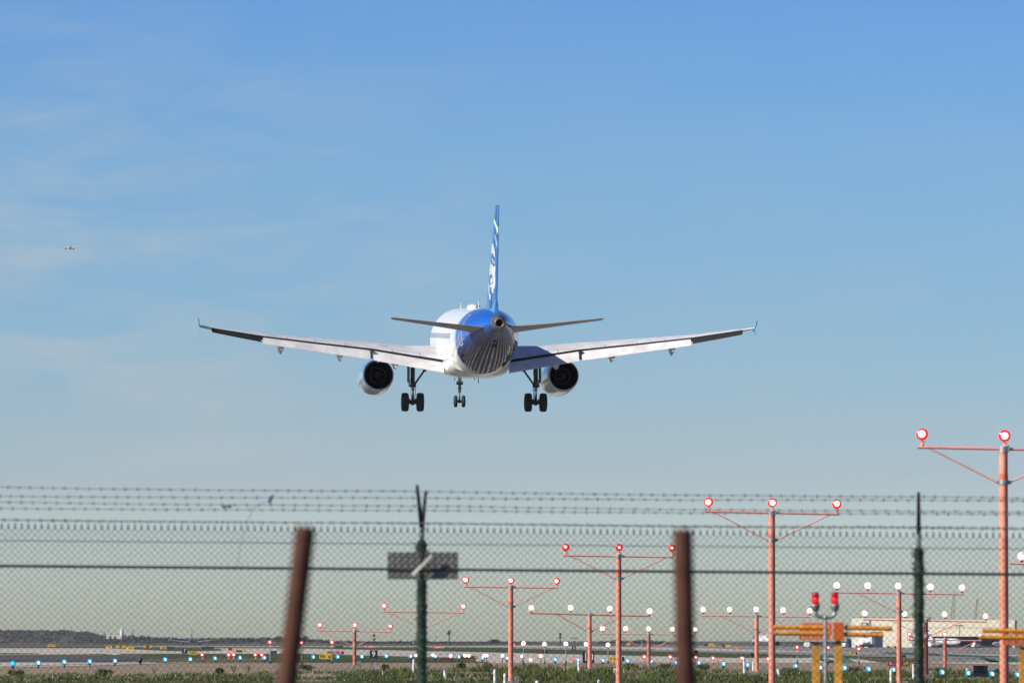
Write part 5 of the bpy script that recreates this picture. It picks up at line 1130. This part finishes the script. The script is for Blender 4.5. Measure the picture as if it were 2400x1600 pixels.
palm('tall feathery palm tree on the skyline right of the green fence post', 1053, 1472, 1480.5, 1506, 9.5, 3600, 70)
palm('shorter thin palm tree left of the tall feathery palm', 1021, 1488, 1490.5, 1506, 3.2, 3600, 22)

# ------------------------------------------------------------------ brush and grass in front (stuff), shrubs, dry weeds
def grass_mat():
    m = bpy.data.materials.new('field_grass'); m.use_nodes = True; t = m.node_tree; b = t.nodes['Principled BSDF']; b.inputs['Roughness'].default_value = .8; b.inputs['Specular IOR Level'].default_value = .15
    tc = N(t, 'ShaderNodeTexCoord'); cr = N(t, 'ShaderNodeValToRGB'); at = N(t, 'ShaderNodeAttribute'); at.attribute_name = 'tint'
    t.links.new(at.outputs['Fac'], cr.inputs[0]); e = cr.color_ramp.elements; e[0].position = 0; e[0].color = (.028, .036, .012, 1); e[1].position = 1; e[1].color = (.62, .56, .38, 1)
    for p_, c_ in ((.30, (.066, .098, .020)), (.52, (.105, .13, .034)), (.68, (.125, .10, .05)), (.84, (.24, .19, .10))): k = e.new(p_); k.color = (*c_, 1)
    t.links.new(cr.outputs[0], b.inputs['Base Color']); return m
GB = [(-200, 219, .22), (0, 220, .20), (150, 224, .20), (300, 221, .19), (600, 225, .20), (760, 232, .19), (900, 236, .20), (1050, 238, .24), (1200, 250, .27), (1330, 247, .26), (1450, 250, .27), (1600, 250, .28), (1750, 238, .25), (1900, 240, .27), (2050, 256, .27), (2250, 252, .25), (2400, 248, .25), (2700, 248, .25)]
random.seed(5); vs = []; fs = []; tint = []
for k in range(110000):
    d = random.uniform(190, 282); px = random.uniform(-120, 2520); far_, hh = interp(px, GB); x = xat(px, d)
    far_ += 9 * mnoise.noise(Vector((px * .02, 3.1, 0))) + 5 * mnoise.noise(Vector((px * .09, 1.1, 0)))
    if d > far_: continue
    gap = mnoise.noise(Vector((px * .005, d * .13, 9.0)))
    if px > 640 and gap > .10 and d > 205 and random.random() < .95: continue
    cl = mnoise.noise(Vector((x * .35, d * .22, 2.0))); cl2 = mnoise.noise(Vector((x * 1.1, d * .5, 7.0)))
    edge = max(0, 1 - (far_ - d) / 14)
    if edge > .3 and cl2 < -.15: continue
    zg = ground(d, x); h = hh * random.uniform(.45, 1.05) * (.62 + 1.1 * max(0, cl) + .8 * max(0, cl2)) * (1.0 if d > 206 else .55)
    w_ = random.uniform(.008, .022); lx, ly = random.gauss(0, .12), random.gauss(0, .12); a = random.uniform(0, 3.14); ux, uy = math.cos(a) * w_, math.sin(a) * w_
    o = len(vs); vs += [(x - ux, d - uy, zg - .02), (x + ux, d + uy, zg - .02), (x + lx * .5 + ux * .8, d + ly * .5 + uy * .8, zg + h * .6), (x + lx * .5 - ux * .8, d + ly * .5 - uy * .8, zg + h * .6), (x + lx, d + ly, zg + h)]
    fs += [(o, o + 1, o + 2, o + 3), (o + 3, o + 2, o + 4)]
    t_ = .18 + .32 * random.random() + .22 * cl + (.30 * edge) * random.random()
    if random.random() < .035: t_ = random.uniform(.7, 1.0)
    tint += [max(0, min(1, t_))] * 2
me = bpy.data.meshes.new('grass'); me.from_pydata(vs, [], fs); at = me.attributes.new('tint', 'FLOAT', 'FACE'); at.data.foreach_set('value', tint); me.materials.append(grass_mat()); me.update()
go = bpy.data.objects.new('grass', me); C.objects.link(go); tag(go, kind='stuff')
b = MB()
for _ in range(1500):
    px = random.uniform(-100, 2500); d = random.uniform(200, interp(px, GB)[0] - 2); x = xat(px, d)
    if mnoise.noise(Vector((x * .25, d * .12, 12.0))) < .02: continue
    c = Vector((x, d, ground(d, x) + random.uniform(.08, .26))); r_ = random.uniform(.008, .022); b.add([c + Vector((r_, 0, 0)), c + Vector((0, 0, r_)), c - Vector((r_, 0, 0)), c - Vector((0, 0, r_ * .8))], [(0, 1, 2, 3)])
tag(obj('wildflowers', b, mat('cream_petals', (.70, .66, .50), .7, var=.1)), kind='stuff')
shrub_m = mat('shrub_foliage', (.050, .070, .026), .85, var=.35, scale=4, col2=(.085, .080, .04), spec=.15)
for lab, px, top, wpx, d in (('dark bush at the edge of the dirt left of the left rusty post', 515, 1566, 26, 226), ('bush beside the left rusty post at the dirt edge', 724, 1560, 44, 240), ('round green bush right of the number 9 sign', 902, 1558, 20, 243), ('dark bush in the dirt right of the green fence post', 1082, 1555, 24, 250), ('wide brown-green bush left of two white stakes', 1152, 1556, 44, 250),
        ('bush at the foot of the pole near the 10 sign', 1240, 1561, 50, 252), ('tall grassy bush between the middle salmon pole and the rusty post', 1480, 1556, 52, 254), ('tall bush just left of the right rusty post', 1560, 1560, 46, 250), ('dark bush right of the right rusty post', 1645, 1556, 50, 256), ('thick bush left of the wooden legs', 1850, 1563, 46, 246),
        ('dark bush right of the wooden legs', 2010, 1560, 60, 255), ('bush at the foot of the right green post', 2105, 1570, 44, 245), ('bush around the footing of the short pole by the hangar', 2200, 1568, 50, 250), ('bush right of the black box sign', 2345, 1574, 50, 245), ('low bush in the left grass corner', 40, 1577, 40, 222), ('low bush left of the unlit light', 250, 1576, 44, 224)):
    x = xat(px, d); zb = ground(d, x); H = max(.3, zat(top, d) - zb); wr_ = wpx / PX(d) / 2; org = Vector((x, d, zb)); t = thing('shrub', lab, 'bush', org, 'bushes along the dirt edge')
    b = MB()
    for k in range(7): a = random.uniform(0, 6.28); b.tube(org, org + Vector((math.cos(a) * wr_ * .6, math.sin(a) * wr_ * .6, H * random.uniform(.5, .9))), .012, .004, 4)
    obj('stems', b, mat('shrub_stem', (.09, .065, .04), .9), t, org)
    b = MB()
    for k in range(5): leaves(b, org + Vector((random.uniform(-.6, .6) * wr_, random.uniform(-.5, .5) * wr_, H * random.uniform(.25, .6))), (wr_ * .55, wr_ * .55, H * .36), 90, .032)
    obj('foliage', b, shrub_m, t, org)
dry = mat('dry_stalk', (.14, .10, .07), .9)
for lab, px, top, d in (('pair of bare dry weeds, left, against the dirt', 549, 1557, 232), ('bare branching dry weed right of its twin on the dirt', 583, 1556, 232), ('thin dry weed left of the unlit light', 262, 1568, 226), ('thin dry weeds on the dirt under the seven sign', 362, 1562, 228), ('dark dry weed standing on the dirt left of the palm stakes', 1064, 1552, 246), ('dry weeds below the low white lamps', 1122, 1546, 252), ('dry leaning weed left of the 10 sign', 1325, 1552, 262), ('wispy dry weed above the brush by the middle pole', 1437, 1566, 240), ('dry weed left of the black box sign', 2252, 1568, 245)):
    x = xat(px, d); zb = ground(d, x); H = zat(top, d) - zb; b = MB(); o_ = Vector((x, d, zb))
    for k in range(5):
        a = random.gauss(0, .3); p1 = o_ + Vector((a * H, random.uniform(-.1, .1), H * random.uniform(.7, 1))); b.tube(o_, p1, .014, .006, 5)
        for j in range(3): q = o_.lerp(p1, random.uniform(.4, .9)); b.tube(q, q + Vector((random.uniform(-.2, .2) * H, 0, random.uniform(.1, .3) * H)), .008, .004, 4)
    tag(obj('dry_weed', b, dry, None), lab, 'dry weed', 'dry weeds on the dirt edge')
# junction box with bent conduit left of the 9 sign
d = 244; x = xat(881, d); zb = ground(d, x); org = Vector((x, d, zb)); t = thing('junction_box', 'small grey junction box with bent conduit on the dirt below the 9 sign', 'junction box', org)
b = MB(); b.box((x, d, zb + .18), (.09, .08, .30)); b.box((x, d, zb + .02), (.3, .2, .06)); obj('box', b, galv, t, org)
b = MB(); b.path([Vector((x, d, zb + .33)), Vector((x - .06, d, zb + .36)), Vector((x - .14, d, zb + .30)), Vector((x - .18, d, zb + .15)), Vector((x - .28, d, zb))], .016, 8); obj('conduit', b, dkmetal, t, org)
# ------------------------------------------------------------------ thin air haze between here and the far hills
b = MB(); b.box((0, 4500, 297), (9000, 9600, 620)); hz = obj('haze', b, None); tag(hz, kind='stuff')
hm_ = bpy.data.materials.new('thin_air'); hm_.use_nodes = True; t = hm_.node_tree; t.nodes.clear()
pv = N(t, 'ShaderNodeVolumePrincipled'); pv.inputs['Color'].default_value = (.80, .86, .92, 1); pv.inputs['Density'].default_value = 3.2e-5; pv.inputs['Anisotropy'].default_value = 0.2
mo = N(t, 'ShaderNodeOutputMaterial'); t.links.new(pv.outputs[0], mo.inputs['Volume']); hz.data.materials.append(hm_)
